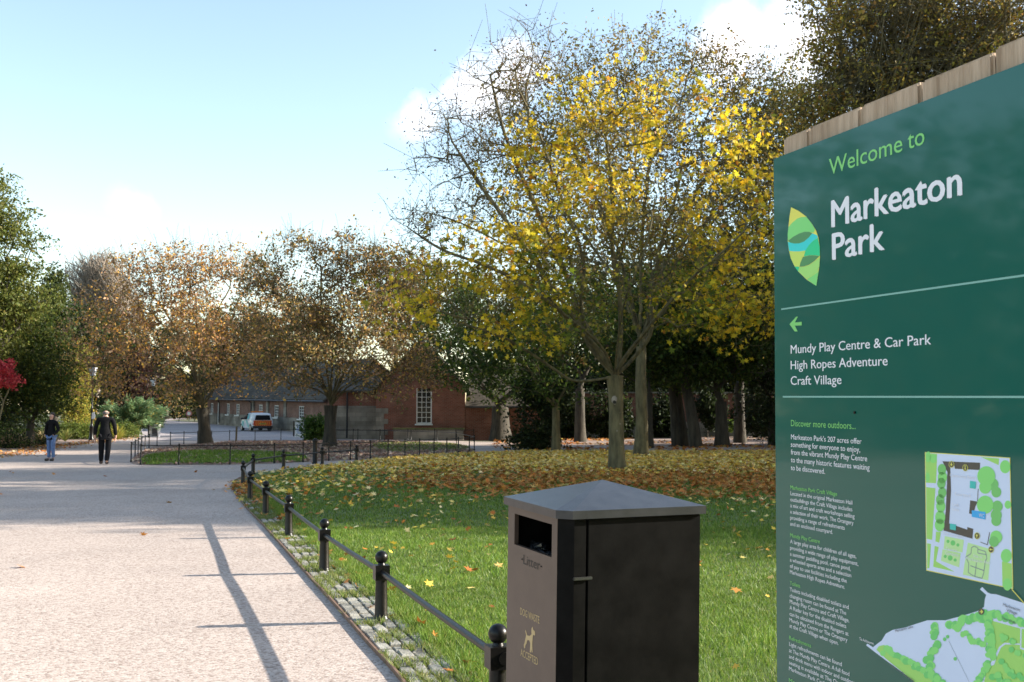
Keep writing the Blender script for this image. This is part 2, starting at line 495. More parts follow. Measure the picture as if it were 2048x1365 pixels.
for pl, bx, n in ((ISL_G.tolist(), (-14, 0, 33, 50), 9000), (ISL_G2.tolist(), (-10, 0, 44, 62), 5000)):
    P = scatter(pl, n, g, bx)
    V, c = blades("", np.concatenate([P, np.full((len(P), 1), .026)], 1), .05 + .05 * g.random(len(P)), np.full(len(P), .035), pick(GR_PAL, len(P), g), g, .9)
    Vs.append(V); Cs.append(c)
me = raw_mesh("grass", np.concatenate(Vs), 3, M_blade, np.concatenate(Cs))
tag(link(bpy.data.objects.new("grass", me)), kind='stuff', label="short green lawn grass with a longer fringe beside the setts", cat="grass")

# ---------------------------------------------------------------- fallen leaves
LEAF5 = np.array([(0, -.5), (.12, -.18), (.42, -.30), (.26, -.02), (.5, .18), (.2, .16), (0, .55), (-.2, .16), (-.5, .18), (-.26, -.02), (-.42, -.30), (-.12, -.18)])
DIAM = np.array([(0, -.5), (.30, 0), (0, .5), (-.30, 0)])
def leaf_verts(P, size, templ, g, tilt=1.0, curl=.25, up=None):
    """flat leaf outlines, randomly turned, tilted and cupped"""
    n = len(P); k = len(templ)
    nrm = g.normal(0, 1, (n, 3))
    if up is not None: nrm = nrm * tilt + np.array([0, 0, up])
    nrm /= np.linalg.norm(nrm, axis=1)[:, None]
    a = np.cross(nrm, g.normal(0, 1, (n, 3))); a /= np.linalg.norm(a, axis=1)[:, None] + 1e-9
    bb = np.cross(nrm, a)
    t = templ[None] * size[:, None, None]
    r2 = (templ ** 2).sum(1)[None] * size[:, None] * curl * g.uniform(-.4, 1, (n, 1))
    return P[:, None] + a[:, None] * t[:, :, :1] + bb[:, None] * t[:, :, 1:] + nrm[:, None] * r2[:, :, None]
FL_Y = [((.84, .54, .08), 4), ((.86, .62, .19), 3), ((.88, .70, .34), 2), ((.68, .38, .06), 2)]
FL_B = [((.46, .16, .03), 4), ((.54, .23, .05), 3), ((.34, .12, .03), 3), ((.48, .27, .07), 2), ((.55, .40, .11), 1.2)]
Pn, Sz, Cn = [], [], []
def drop(P, z, size, pal):
    n = len(P)
    Pn.append(np.concatenate([P, np.full((n, 1), z) + g.random((n, 1)) * .025], 1)); Sz.append(size * (.6 + .7 * g.random(n))); Cn.append(pick(pal, n, g, .25))
# under the maple: rust brown carpet with yellow on top, thinning to scattered leaves
P = scatter(lawn_poly, 80000, g, (-8, 26, 10, 47))
dens = 0.04 + 1.0 * np.exp(-((P[:, 0] - 5.5) / 8.5) ** 2) * np.clip((P[:, 1] - 18.5) / 7, 0, 1) + .45 * np.clip((P[:, 1] - 28) / 8, 0, 1)
dens *= .25 + 1.0 * smooth_noise(P, .6, 9)
dens = np.maximum(dens, .10 * np.clip((P[:, 1] - 11) / 8, 0, 1) * (.3 + 1.2 * smooth_noise(P, 1.3, 10)))
keep = g.random(len(P)) < np.clip(dens, 0, .85)
P = P[keep]
brown = g.random(len(P)) < np.clip(1.2 * np.exp(-((P[:, 1] - 25.0) / 6.0) ** 2) * np.clip((P[:, 0] + 5.0) / 4, 0, 1) + .12 + .35 * np.clip((P[:, 0] - 6) / 6, 0, 1), 0, 1)
near = P[:, 1] < 21
drop(P[brown & ~near], .045, .13, FL_B); drop(P[~brown & ~near], .05, .13, FL_Y); P = P[near]; drop(P[g.random(len(P)) < .9], .045, .095, FL_Y * 2 + FL_B)
P = scatter(lawn_poly, 75, g, (-4, 6, 7, 14)); drop(P, .04, .07, FL_Y + FL_B)
# along the kerb and blown onto the path
n = 420; sq = s_corner - np.abs(g.normal(0, 3.4, n)); q = along(sq); tq = along(sq + .05) - q; tq /= np.linalg.norm(tq, axis=1)[:, None]
P = q + np.stack([tq[:, 1], -tq[:, 0]], 1) * (g.normal(.32, .2, n))[:, None]; drop(P, .03, .11, FL_B)
n = 60; sq = g.uniform(4, s_corner, n); q = along(sq); tq = along(sq + .05) - q; tq /= np.linalg.norm(tq, axis=1)[:, None]
P = q + np.stack([tq[:, 1], -tq[:, 0]], 1) * (g.normal(.42, .12, n))[:, None]; drop(P, .035, .10, FL_B)
P = np.stack([g.uniform(-16, 0, 50), g.uniform(9, 46, 50)], 1); P = P[~inside(P, lawn_poly)]; drop(P, .01, .11, FL_B)
# island, verge and wood floor
P = scatter(ISL, 15000, g, (-16, 0, 33, 64))
gr = inside(P, ISL_G.tolist()); P = P[~gr | (g.random(len(P)) < .12)]
drop(P, .03, .15, [((.34, .22, .16), 3), ((.26, .16, .11), 3), ((.44, .32, .24), 2), ((.5, .42, .28), 1.2), ((.2, .13, .09), 2)])
vv = np.array([(-34, 24), (-24, 34)] + verge); k = g.integers(0, len(vv) - 1, 2600); t = g.random(2600)[:, None]
P = vv[k] * (1 - t) + vv[k + 1] * t + g.normal(0, .55, (2600, 2)) + np.array([.1, .25]); drop(P, .02, .12, FL_B + [((.45, .36, .26), 4)])
P = np.stack([g.uniform(-1, 34, 7000), g.uniform(47, 76, 7000)], 1); P = P[smooth_noise(P, .4, 3) > .45]; drop(P, .04, .2, FL_B)
Pn = np.concatenate(Pn); Sz = np.concatenate(Sz); Cn = np.concatenate(Cn)
me = raw_mesh("fallen_leaves", leaf_verts(Pn, Sz, LEAF5, g, .38, .8, 1.0), len(LEAF5), M_dryleaf, Cn)
tag(link(bpy.data.objects.new("fallen_leaves", me)), kind='stuff', label="rust brown and yellow fallen leaves strewn over the lawn and path edges", cat="leaves")
# ---------------------------------------------------------------- trees
M_bark = mat("bark_green_grey", (.075, .064, .030), .9, .35, 3.0, .9, c2=(.14, .115, .055), stretch=(2, 2, .5), bscale=12)
M_bark_dark = mat("bark_dark", (.032, .028, .02), .9, .35, 3.0, .9, c2=(.06, .05, .034), stretch=(2, 2, .4), bscale=12)
M_bark_pale = mat("bark_pale", (.22, .18, .14), .9, .3, 3.0, .6, c2=(.30, .25, .20), stretch=(2, 2, .4), bscale=12)
M_scar = mat("pale_scar", (.30, .25, .20), .9, .3, 10, .4)
def grow(points, fork, seed, alpha=.35, step=.45, jit=.05, start=None, rise=.0):
    """skeleton reaching every attraction point from the fork; returns nodes, parents"""
    g = np.random.default_rng(seed)
    nodes = [np.array(q, float) for q in (start if start is not None else [fork])]
    par = [-1] + list(range(len(nodes) - 1)); L = [0.0]
    for i in range(1, len(nodes)): L.append(L[-1] + np.linalg.norm(nodes[i] - nodes[i - 1]))
    order = np.argsort(np.linalg.norm(points - np.array(fork), axis=1) * (1 + .25 * g.random(len(points))))
    arr = np.zeros((len(points) * 14 + len(nodes) + 10, 3)); arr[:len(nodes)] = nodes; Lr = np.zeros(len(arr)); Lr[:len(L)] = L
    n = len(nodes); tips = []
    for oi in order:
        p = points[oi]
        d = p - arr[:n]; dist = np.linalg.norm(d, axis=1)
        cost = dist + alpha * Lr[:n] + .5 * np.maximum(0, arr[:n, 2] - p[2] + rise)
        j = int(np.argmin(cost)); base = arr[j]; dd = p - base; D = np.linalg.norm(dd)
        k = max(1, int(D / step)); last = j
        # curved: leave along the parent's direction, then bend to the target
        pd = base - arr[par[j]] if par[j] >= 0 else np.array([0, 0, 1.0])
        pd = pd / (np.linalg.norm(pd) + 1e-9)
        ctrl = base + (pd * .6 + np.array([0, 0, .12])) * D * .45
        for i in range(1, k + 1):
            if n >= len(arr): break
            t = i / k
            q = (1 - t) ** 2 * base + 2 * t * (1 - t) * ctrl + t * t * p
            if i < k: q = q + g.normal(0, jit, 3) * min(1, D)
            arr[n] = q; par.append(last); Lr[n] = Lr[last] + np.linalg.norm(q - arr[last]); last = n; n += 1
        tips.append(last)
    return arr[:n], np.array(par), np.array(tips)
def limbs(nodes, par, r_tip, expo, r_max):
    n = len(nodes); cnt = np.zeros(n)
    has = np.zeros(n, bool); has[par[par >= 0]] = True
    cnt[~has] = 1
    for i in range(n - 1, 0, -1):
        if par[i] >= 0: cnt[par[i]] += cnt[i]
    return np.minimum(r_tip * cnt ** expo, r_max)
def limb_mesh(name, nodes, par, rad, m, skip=1, sides=(3, 5, 8), sub=None):
    """all limbs of one tree as frustums, thick ones rounder"""
    idx = np.arange(skip, len(nodes)); Vs, Fs = [], []; off = 0
    P0 = nodes[par[idx]]; P1 = nodes[idx]; R1 = rad[idx]; R0 = np.minimum(rad[par[idx]], R1 * 1.25)
    cls = np.where(R1 < .018, 0, np.where(R1 < .06, 1, 2))
    for c in range(3):
        s_ = cls == c
        if not s_.any(): continue
        k = sides[c]; p0, p1, r0, r1 = P0[s_], P1[s_], R0[s_], R1[s_]
        d = p1 - p0; ln = np.linalg.norm(d, axis=1)[:, None] + 1e-9; d = d / ln
        p0 = p0 - d * (r0[:, None] * .35)
        ref = np.where(np.abs(d[:, 2:3]) < .9, np.array([[0, 0, 1.0]]), np.array([[1.0, 0, 0]]))
        a = np.cross(d, ref); a /= np.linalg.norm(a, axis=1)[:, None]; bb = np.cross(d, a)
        th = np.arange(k) * 2 * np.pi / k
        ring = a[:, None] * np.cos(th)[None, :, None] + bb[:, None] * np.sin(th)[None, :, None]
        A = p0[:, None] + ring * r0[:, None, None]; B = p1[:, None] + ring * r1[:, None, None]
        V = np.concatenate([A, B], 1).reshape(-1, 3); m_ = len(p0)
        base = off + np.arange(m_)[:, None, None] * 2 * k
        i = np.arange(k)
        q = np.stack([i, (i + 1) % k, (i + 1) % k + k, i + k], 1)[None]
        Fs.append((base + q).reshape(-1, 4)); Vs.append(V); off += len(V)
    V = np.concatenate(Vs); Q = np.concatenate(Fs)
    me = bpy.data.meshes.new(name)
    me.vertices.add(len(V)); me.vertices.foreach_set("co", V.reshape(-1).astype(np.float32))
    me.loops.add(Q.size); me.loops.foreach_set("vertex_index", Q.reshape(-1).astype(np.int32))
    me.polygons.add(len(Q)); me.polygons.foreach_set("loop_start", np.arange(0, Q.size, 4, dtype=np.int32))
    me.polygons.foreach_set("use_smooth", np.ones(len(Q), bool))
    me.materials.append(m); me.update(calc_edges=True)
    return bpy.data.objects.new(name, me)
def trunk_mesh(path, radii, m, parent, seed=0, n=14):
    """round trunk with root flare and slight lumps"""
    g = random.Random(seed); b = MB(); P = spline(path, 5); R = spline([(r, 0) for r in radii], 5)[:, 0]
    b.tube([tuple(p) for p in P], list(R), n)
    o = b.build("trunk", m, parent, smooth=True)
    for v in o.data.vertices:
        a = math.atan2(v.co.y, v.co.x)
        k = 1 + .05 * math.sin(3 * a + seed) + .03 * math.sin(5 * a + v.co.z * 2 + seed)
        if v.co.z < .5: k *= 1 + .12 * (.5 - v.co.z) * (1 + math.sin(4 * a + seed))
        i = int(np.argmin(np.abs(P[:, 2] - v.co.z)))
        v.co.x = P[i, 0] + (v.co.x - P[i, 0]) * k; v.co.y = P[i, 1] + (v.co.y - P[i, 1]) * k
    return o
def lobes_points(lobes, n, g, shell=.55):
    """points inside a union of ellipsoids, more of them near the surface"""
    vol = np.array([l[3] * l[4] * l[5] for l in lobes]) ** .75; out = []
    for l, k in zip(lobes, np.maximum(3, (n * vol / vol.sum()).astype(int))):
        d = g.normal(0, 1, (k, 3)); d /= np.linalg.norm(d, axis=1)[:, None]
        r = np.where(g.random(k) < shell, g.uniform(.78, 1.03, k), g.random(k) ** .5)
        out.append(np.array(l[:3]) + d * r[:, None] * np.array(l[3:6]))
    return np.concatenate(out)
def crown_mesh(name, pts, per, sigma, size, pal, g, templ=DIAM, m=None, up=.5, fn=None, droop=0.0, jitter=.22):
    n = len(pts) * per
    nc = max(1, per // 7); cl = np.repeat(pts, nc, 0) + g.normal(0, 1, (len(pts) * nc, 3)) * np.array(sigma)     # leaf sprays
    per = -(-per // nc); n = len(cl) * per
    P = np.repeat(cl, per, 0) + g.normal(0, 1, (n, 3)) * np.array(sigma) * .38
    P[:, 2] -= droop * np.abs(g.normal(0, 1, n))
    if fn is not None:
        keep, C = fn(P); P = P[keep]; C = C[keep]
    else: C = pick(pal, n, g, jitter)
    V = leaf_verts(P, size * (.5 + 1.0 * g.random(len(P)) ** 1.5), templ, g, 1.0, .3, up)
    me = raw_mesh(name, V, len(templ), m or M_leaf, C)
    return bpy.data.objects.new(name, me)
def grow_from(nodes0, par0, points, seed, alpha=.12, step=.4, jit=.05):
    g = np.random.default_rng(seed); n = len(nodes0)
    arr = np.zeros((len(points) * 24 + n, 3)); arr[:n] = nodes0; par = list(par0); L = np.zeros(len(arr))
    for i in range(1, n): L[i] = L[par[i]] + np.linalg.norm(arr[i] - arr[par[i]])
    order = np.argsort([np.min(np.linalg.norm(nodes0 - p, axis=1)) for p in points]); tips = np.zeros(len(points), int)
    for oi in order:
        p = points[oi]; dist = np.linalg.norm(p - arr[:n], axis=1)
        j = int(np.argmin(dist + alpha * L[:n] + .6 * np.maximum(0, arr[:n, 2] - p[2]))); base = arr[j]; D = dist[j]
        pd = base - arr[par[j]] if par[j] >= 0 else np.array([0, 0, 1.0]); pd = pd / (np.linalg.norm(pd) + 1e-9)
        ctrl = base + (pd * .7 + np.array([0, 0, .15])) * D * .45; k = max(1, int(D / step)); last = j
        for i in range(1, k + 1):
            if n >= len(arr): break
            t = i / k; q = (1 - t) ** 2 * base + 2 * t * (1 - t) * ctrl + t * t * p
            if i < k: q = q + g.normal(0, jit, 3) * min(1, D)
            arr[n] = q; par.append(last); L[n] = L[last] + np.linalg.norm(q - arr[last]); last = n; n += 1
        tips[oi] = last
    return arr[:n], np.array(par), tips
def scaffold(fork, targets, g, frac=.8, lift=.45):
    """main limbs that leave the fork steeply and lean out towards the given points"""
    nodes = [np.array(fork, float)]; par = [-1]
    for T in targets:
        T = fork + (np.array(T) - fork) * frac; D = np.linalg.norm(T - fork)
        c1 = fork + (T - fork) * .25 * np.array([1, 1, 0]) + np.array([0, 0, D * lift]) + g.normal(0, .05 * D, 3)
        last = 0; k = max(4, int(D / .3))
        for i in range(1, k + 1):
            t = i / k; q = (1 - t) ** 2 * fork + 2 * t * (1 - t) * c1 + t * t * T + g.normal(0, .025, 3)
            nodes.append(q); par.append(last); last = len(nodes) - 1
    return np.array(nodes), par
def make_tree(name, loc, label, cat, lobes, pal, seed, group=None, trunk=((0, 0, 0), (0, 0, 1), (0, 0, 2)), tr=(.3, .24, .2), n_pts=260, per=60, sigma=(.45, .45, .35),
              size=.16, bark=None, r_tip=.008, expo=.46, templ=DIAM, crown_pts=None, alpha=.35, step=.55, twigs=0, up=.5, fn=None, shell=.6, jit=.05, droop=0.0, crown=True, rise=0.0, jitter=.22, limbs_n=0, gap=0.0, gscale=.6, spikes=0, trunk_bark=None):
    g = np.random.default_rng(seed)
    root = empty(name, loc, label, cat, group)
    trunk_mesh(trunk, tr, trunk_bark or bark or M_bark, root, seed)
    pts = lobes_points(lobes, n_pts, g, shell)
    fork = np.array(trunk[-1], float)
    if gap:
        nzp = smooth_noise(pts[:, [0, 2]] + 40, gscale, seed) * .6 + .4 * smooth_noise(pts[:, [1, 2]] + 40, gscale, seed + 1); pts = pts[nzp > gap]
    if limbs_n:
        tg = [np.array(l[:3]) + g.normal(0, .5, 3) for l in lobes for _ in range(limbs_n)]
        n0, p0 = scaffold(fork, tg, g); nodes, par, tips = grow_from(n0, p0, pts, seed, .15, step * .7, jit)
    else:
        nodes, par, tips = grow(pts, fork, seed, alpha, step, jit, rise=rise)
    if spikes:
        top = np.argsort(pts[:, 2] + .25 * np.hypot(pts[:, 0], pts[:, 1]))[-int(len(pts) * .3):]
        for i in top:
            for _ in range(spikes):
                q = pts[i]; last = int(tips[i]); d = np.array([q[0] * .06, q[1] * .06, 1]) + g.normal(0, .22, 3); add = []
                L_ = g.uniform(.35, 1.0)
                nodes = np.concatenate([nodes, [q + d * L_ * .5, q + d * L_ + g.normal(0, .05, 3)]]); par = np.concatenate([par, [last, len(nodes) - 2]])
    if twigs:
        tp = np.repeat(pts, twigs, 0) + g.normal(0, .38, (len(pts) * twigs, 3)) + np.array([0, 0, .12])
        k = len(nodes); pi = np.repeat(tips, twigs)
        nodes = np.concatenate([nodes, tp]); par = np.concatenate([par, pi])
    n_end = len(pts) * max(1, twigs)
    ex_ = min(expo, .6); r_tip = max(r_tip, .85 * tr[-1] / n_end ** ex_) if r_tip < .012 else r_tip
    if r_tip > .016: ex_ = math.log(.85 * tr[-1] / .016) / math.log(n_end); r_tip = .016 if n_end ** .4 * .016 < tr[-1] else r_tip
    if limbs_n: r_tip = .0065; ex_ = expo
    rad = limbs(nodes, par, r_tip, ex_, tr[-1] * .85)
    link(limb_mesh("branches", nodes, par, rad, bark or M_bark), root)
    if crown:
        link(crown_mesh("crown", pts if crown_pts is None else crown_pts, per, sigma, size, pal, g, templ, up=up, fn=fn, droop=droop, jitter=jitter), root)
    return root

YEL = [((.70, .49, .03), 5), ((.56, .42, .025), 4), ((.78, .56, .04), 3), ((.30, .29, .03), 3), ((.44, .20, .03), .5)]
GRN = [((.045, .075, .012), 4), ((.07, .10, .016), 4), ((.03, .055, .012), 3), ((.12, .13, .02), 1)]
OLV = [((.10, .095, .018), 4), ((.07, .085, .016), 4), ((.17, .13, .025), 2), ((.13, .07, .02), 1.5), ((.22, .18, .03), .8)]
BRN = [((.34, .225, .10), 4), ((.42, .26, .08), 3), ((.25, .17, .085), 3), ((.54, .30, .06), 1.8), ((.62, .38, .07), 1.0), ((.19, .17, .045), 2.4)]
ORG = [((.44, .27, .15), 5), ((.52, .30, .13), 3), ((.32, .21, .12), 4), ((.66, .35, .07), 3), ((.70, .44, .09), 1.6), ((.20, .17, .06), 2.2)]
BRN = [((.36, .24, .13), 4), ((.46, .28, .10), 3.4), ((.24, .18, .10), 4), ((.54, .32, .07), 1.4), ((.62, .40, .08), 1.0), ((.17, .165, .055), 4)]
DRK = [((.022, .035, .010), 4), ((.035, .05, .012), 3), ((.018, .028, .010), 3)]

# ---- the yellow maple in front
g = np.random.default_rng(41)
mb = gp(1235, 940)
sY = mb.y / F                       # metres per photograph pixel at the maple
def rel(px, py, dy=0.0):
    q = at(px, py, mb.y + dy); return (q.x - mb.x, dy, q.z - mb.z)
maple = empty("maple_tree", mb, "yellow leaved maple with scarred grey trunk on the leafy lawn behind the black bin", "tree")
tp = [rel(1236, 942), rel(1234, 905), rel(1233, 850), rel(1232, 790), rel(1230, 752)]
tm = trunk_mesh(tp, (.29, .235, .215, .215, .25), M_bark, maple, 5, 18)
b = MB(); c0 = rel(1229, 800)
b.v = []; ringn = 14
for k in range(ringn):
    t = 2 * math.pi * k / ringn; w_ = 1 + .25 * math.sin(2.3 * t + 1) ; b.v.append((c0[0] - .02 + (.075 * math.cos(t) + .03 * math.sin(t)) * w_, -.200, c0[2] + .15 * math.sin(t) * w_))
b.v.append((c0[0], -.245, c0[2] - .05)); b.f = [(k, (k + 1) % ringn, ringn) for k in range(ringn)]; b.m = [0] * ringn
b.build("bark_scar", M_scar, maple, smooth=True)
b = MB(); b.tube([(c0[0] - .02, -.22, c0[2] - .07), (c0[0] - .02, -.262, c0[2] - .075)], [.055, .035], 10); b.build("knot_hole", M_bark_dark, maple, smooth=True)
for k, (mx_, my_, mw) in enumerate(((1236, 826, .05), (1237, 848, .06), (1235, 879, .065), (1240, 893, .04), (1233, 862, .03))):
    q = rel(mx_, my_); b = MB(); b.lathe([(.001, -.006), (mw * .7, -.003), (mw, 0), (mw * .7, .003), (.001, .006)], 9)
    for i, p in enumerate(b.v): b.v[i] = (q[0] + p[0], -.212 + abs(p[0]) * .25 + p[1] * .1, q[2] + p[2] * 3 + .3 * p[1] * .3)
    b.build("pale_bark_mark", M_scar, maple)
fork = np.array(rel(1230, 752))
limb_px = [  # hand-placed scaffold limbs: (px, py, depth offset)
    [(1213, 757, -.1), (1150, 762, -.4), (1108, 738, -.7), (1060, 706, -1.0), (1000, 672, -1.3), (930, 650, -1.6)],
    [(1206, 728, 0), (1172, 680, .2), (1163, 600, .3), (1166, 520, .5), (1140, 440, .6), (1110, 360, .8), (1080, 270, 1.0)],
    [(1195, 700, -.2), (1120, 600, -.8), (1060, 530, -1.3), (990, 480, -1.6), (905, 440, -1.8), (830, 420, -2.0)],
    [(1240, 700, .2), (1240, 600, .3), (1225, 500, .2), (1225, 400, 0), (1215, 300, -.2), (1200, 210, -.3)],
    [(1262, 722, .3), (1300, 670, .6), (1305, 600, .8), (1320, 500, .9), (1350, 400, 1.0), (1370, 300, 1.1)],
    [(1250, 715, -.3), (1310, 640, -1.0), (1380, 560, -1.6), (1450, 500, -2.0), (1510, 440, -2.2)],
    [(1200, 690, .6), (1140, 600, 1.6), (1090, 520, 2.2), (1030, 440, 2.7), (1000, 340, 3.0)],
    [(1195, 700, -.2), (1115, 590, -.9), (1040, 480, -.9), (960, 370, -.6), (905, 285, -.3)],
    [(1185, 690, .2), (1120, 520, .5), (1060, 390, .8), (1010, 270, .9), (980, 150, .8)],
    [(1190, 690, -.3), (1080, 590, -1.5), (980, 535, -1.5), (885, 500, -1.2), (815, 455, -1)],
    [(1265, 700, .9), (1330, 620, 2.0), (1420, 540, 2.8), (1480, 470, 3.2)],
    [(1235, 690, -1.0), (1250, 600, -2.2), (1290, 500, -2.9), (1310, 400, -3.0)],
    [(1200, 690, -1.0), (1130, 630, -2.4), (1080, 580, -3.2), (1020, 560, -3.8)],
]
nodes = [fork]; par = [-1]
for ch in limb_px:
    P = spline([fork] + [np.array(rel(*q)) for q in ch], 5)[1:]; last = 0
    for q in P: nodes.append(q); par.append(last); last = len(nodes) - 1
nodes = np.array(nodes); par0 = par
lobes = [(*rel(1140, 400, .3), 2.6, 3.0, 2.6), (*rel(1350, 330, .6), 3.2, 3.2, 2.4), (*rel(1000, 540, -.5), 2.2, 2.6, 1.8), (*rel(1420, 520, .0), 2.4, 3.2, 2.2),
         (*rel(1230, 560, -1.5), 3.5, 2.4, 1.9), (*rel(880, 600, -1.2), 1.6, 1.8, 1.2), (*rel(1020, 640, -1.6), 1.8, 1.8, .8), (*rel(1230, 250, .2), 2.6, 2.6, 1.5), (*rel(1490, 640, .0), 1.1, 1.6, .9)]
bare = [(*rel(900, 330, -.2), 1.3, 1.8, 2.0), (*rel(860, 460, -.8), 1.2, 1.8, 1.2), (*rel(985, 210, .6), 1.3, 1.8, 1.9), (*rel(1060, 120, .6), 1.2, 1.8, 1.2)]
pts_y = lobes_points(lobes, 680, g, .5); pts_b = lobes_points(bare, 330, g, .35)
allp = np.concatenate([pts_y, pts_b])
nodes, par, tips = grow_from(nodes, par0, allp, 17, .12, .28, .06)
tw = 3
tpn = np.repeat(allp, tw, 0) + g.normal(0, .33, (len(allp) * tw, 3)) + np.array([0, 0, .15])
par = np.concatenate([par, np.repeat(tips, tw)]); nodes = np.concatenate([nodes, tpn])
rad = limbs(nodes, par, .0055, .415, .15)
link(limb_mesh("branches", nodes, par, rad, M_bark), maple)
cy = np.repeat(pts_y, 6, 0) + g.normal(0, 1, (len(pts_y) * 6, 3)) * np.array([.42, .42, .26])
cy = np.repeat(cy, 5, 0) + g.normal(0, 1, (len(cy) * 5, 3)) * np.array([.15, .15, .09])
nzc = smooth_noise(cy[:, [0, 2]] + 30, .75, 77) * .7 + .3 * smooth_noise(cy[:, [1, 2]] + 30, .9, 78)
cy = cy[nzc > .36]
pz = smooth_noise(cy[:, [0, 2]] + 60, .42, 91) * .6 + smooth_noise(cy[:, [1, 2]] + 60, .5, 92) * .4
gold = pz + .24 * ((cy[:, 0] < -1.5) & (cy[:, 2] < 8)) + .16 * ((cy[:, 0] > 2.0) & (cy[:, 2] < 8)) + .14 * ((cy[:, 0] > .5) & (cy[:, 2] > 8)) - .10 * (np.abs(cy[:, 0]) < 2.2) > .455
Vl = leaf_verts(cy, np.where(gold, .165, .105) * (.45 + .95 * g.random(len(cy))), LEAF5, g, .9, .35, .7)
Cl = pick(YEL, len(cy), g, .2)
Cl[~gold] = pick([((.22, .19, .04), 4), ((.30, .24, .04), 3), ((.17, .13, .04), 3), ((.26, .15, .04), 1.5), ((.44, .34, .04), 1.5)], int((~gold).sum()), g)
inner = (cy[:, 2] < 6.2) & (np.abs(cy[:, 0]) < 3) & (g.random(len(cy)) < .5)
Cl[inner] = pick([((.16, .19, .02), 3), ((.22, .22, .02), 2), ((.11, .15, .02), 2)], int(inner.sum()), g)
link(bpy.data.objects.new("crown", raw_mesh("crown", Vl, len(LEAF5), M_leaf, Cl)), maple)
kb = np.repeat(pts_b, 9, 0) + g.normal(0, .3, (len(pts_b) * 9, 3))
link(bpy.data.objects.new("withered_leaves", raw_mesh("withered_leaves", leaf_verts(kb, .07 * (.6 + .7 * g.random(len(kb))), DIAM, g), 4, M_leaf,
     pick([((.10, .055, .04), 3), ((.16, .08, .05), 2), ((.07, .05, .05), 2)], len(kb), g))), maple)

# ---- second trunk behind the maple, tall with thin brownish leaves
def px_lobes(base, rows):
    out = []
    for px, py, dy, rx, ry, rz in rows:
        q = at(px, py, base.y + dy); out.append((q.x - base.x, dy, q.z - base.z, rx, ry, rz))
    return out
b2 = gp(1282, 912)
make_tree("tall_tree", b2, "tall tree with thin brown foliage whose trunk stands just behind the yellow maple", "tree",
          px_lobes(b2, [(1130, 240, 0, 3.6, 3.2, 2.8), (1290, 170, .5, 3.8, 3.2, 2.4), (1420, 230, 0, 2.8, 3.2, 2.8), (1200, 400, 1, 4.6, 3.0, 3.0), (1400, 420, 1, 3.8, 3.0, 3.0), (1050, 330, 1, 2.4, 3.0, 2.6), (1500, 330, 1.5, 2.2, 2.8, 2.8)]),
          [((.24, .18, .045), 4), ((.19, .165, .04), 4), ((.29, .17, .045), 3), ((.36, .27, .05), 2), ((.15, .10, .04), 2)], 23,
          trunk=((0, 0, 0), (.05, 0, 1.2), (.02, 0, 2.6), (.05, .1, 4.2)), tr=(.30, .235, .22, .2), n_pts=1000, per=42, sigma=(.42, .42, .36), size=.125, twigs=2, r_tip=.007, bark=M_bark, limbs_n=2, gap=.2, expo=.38, spikes=1)

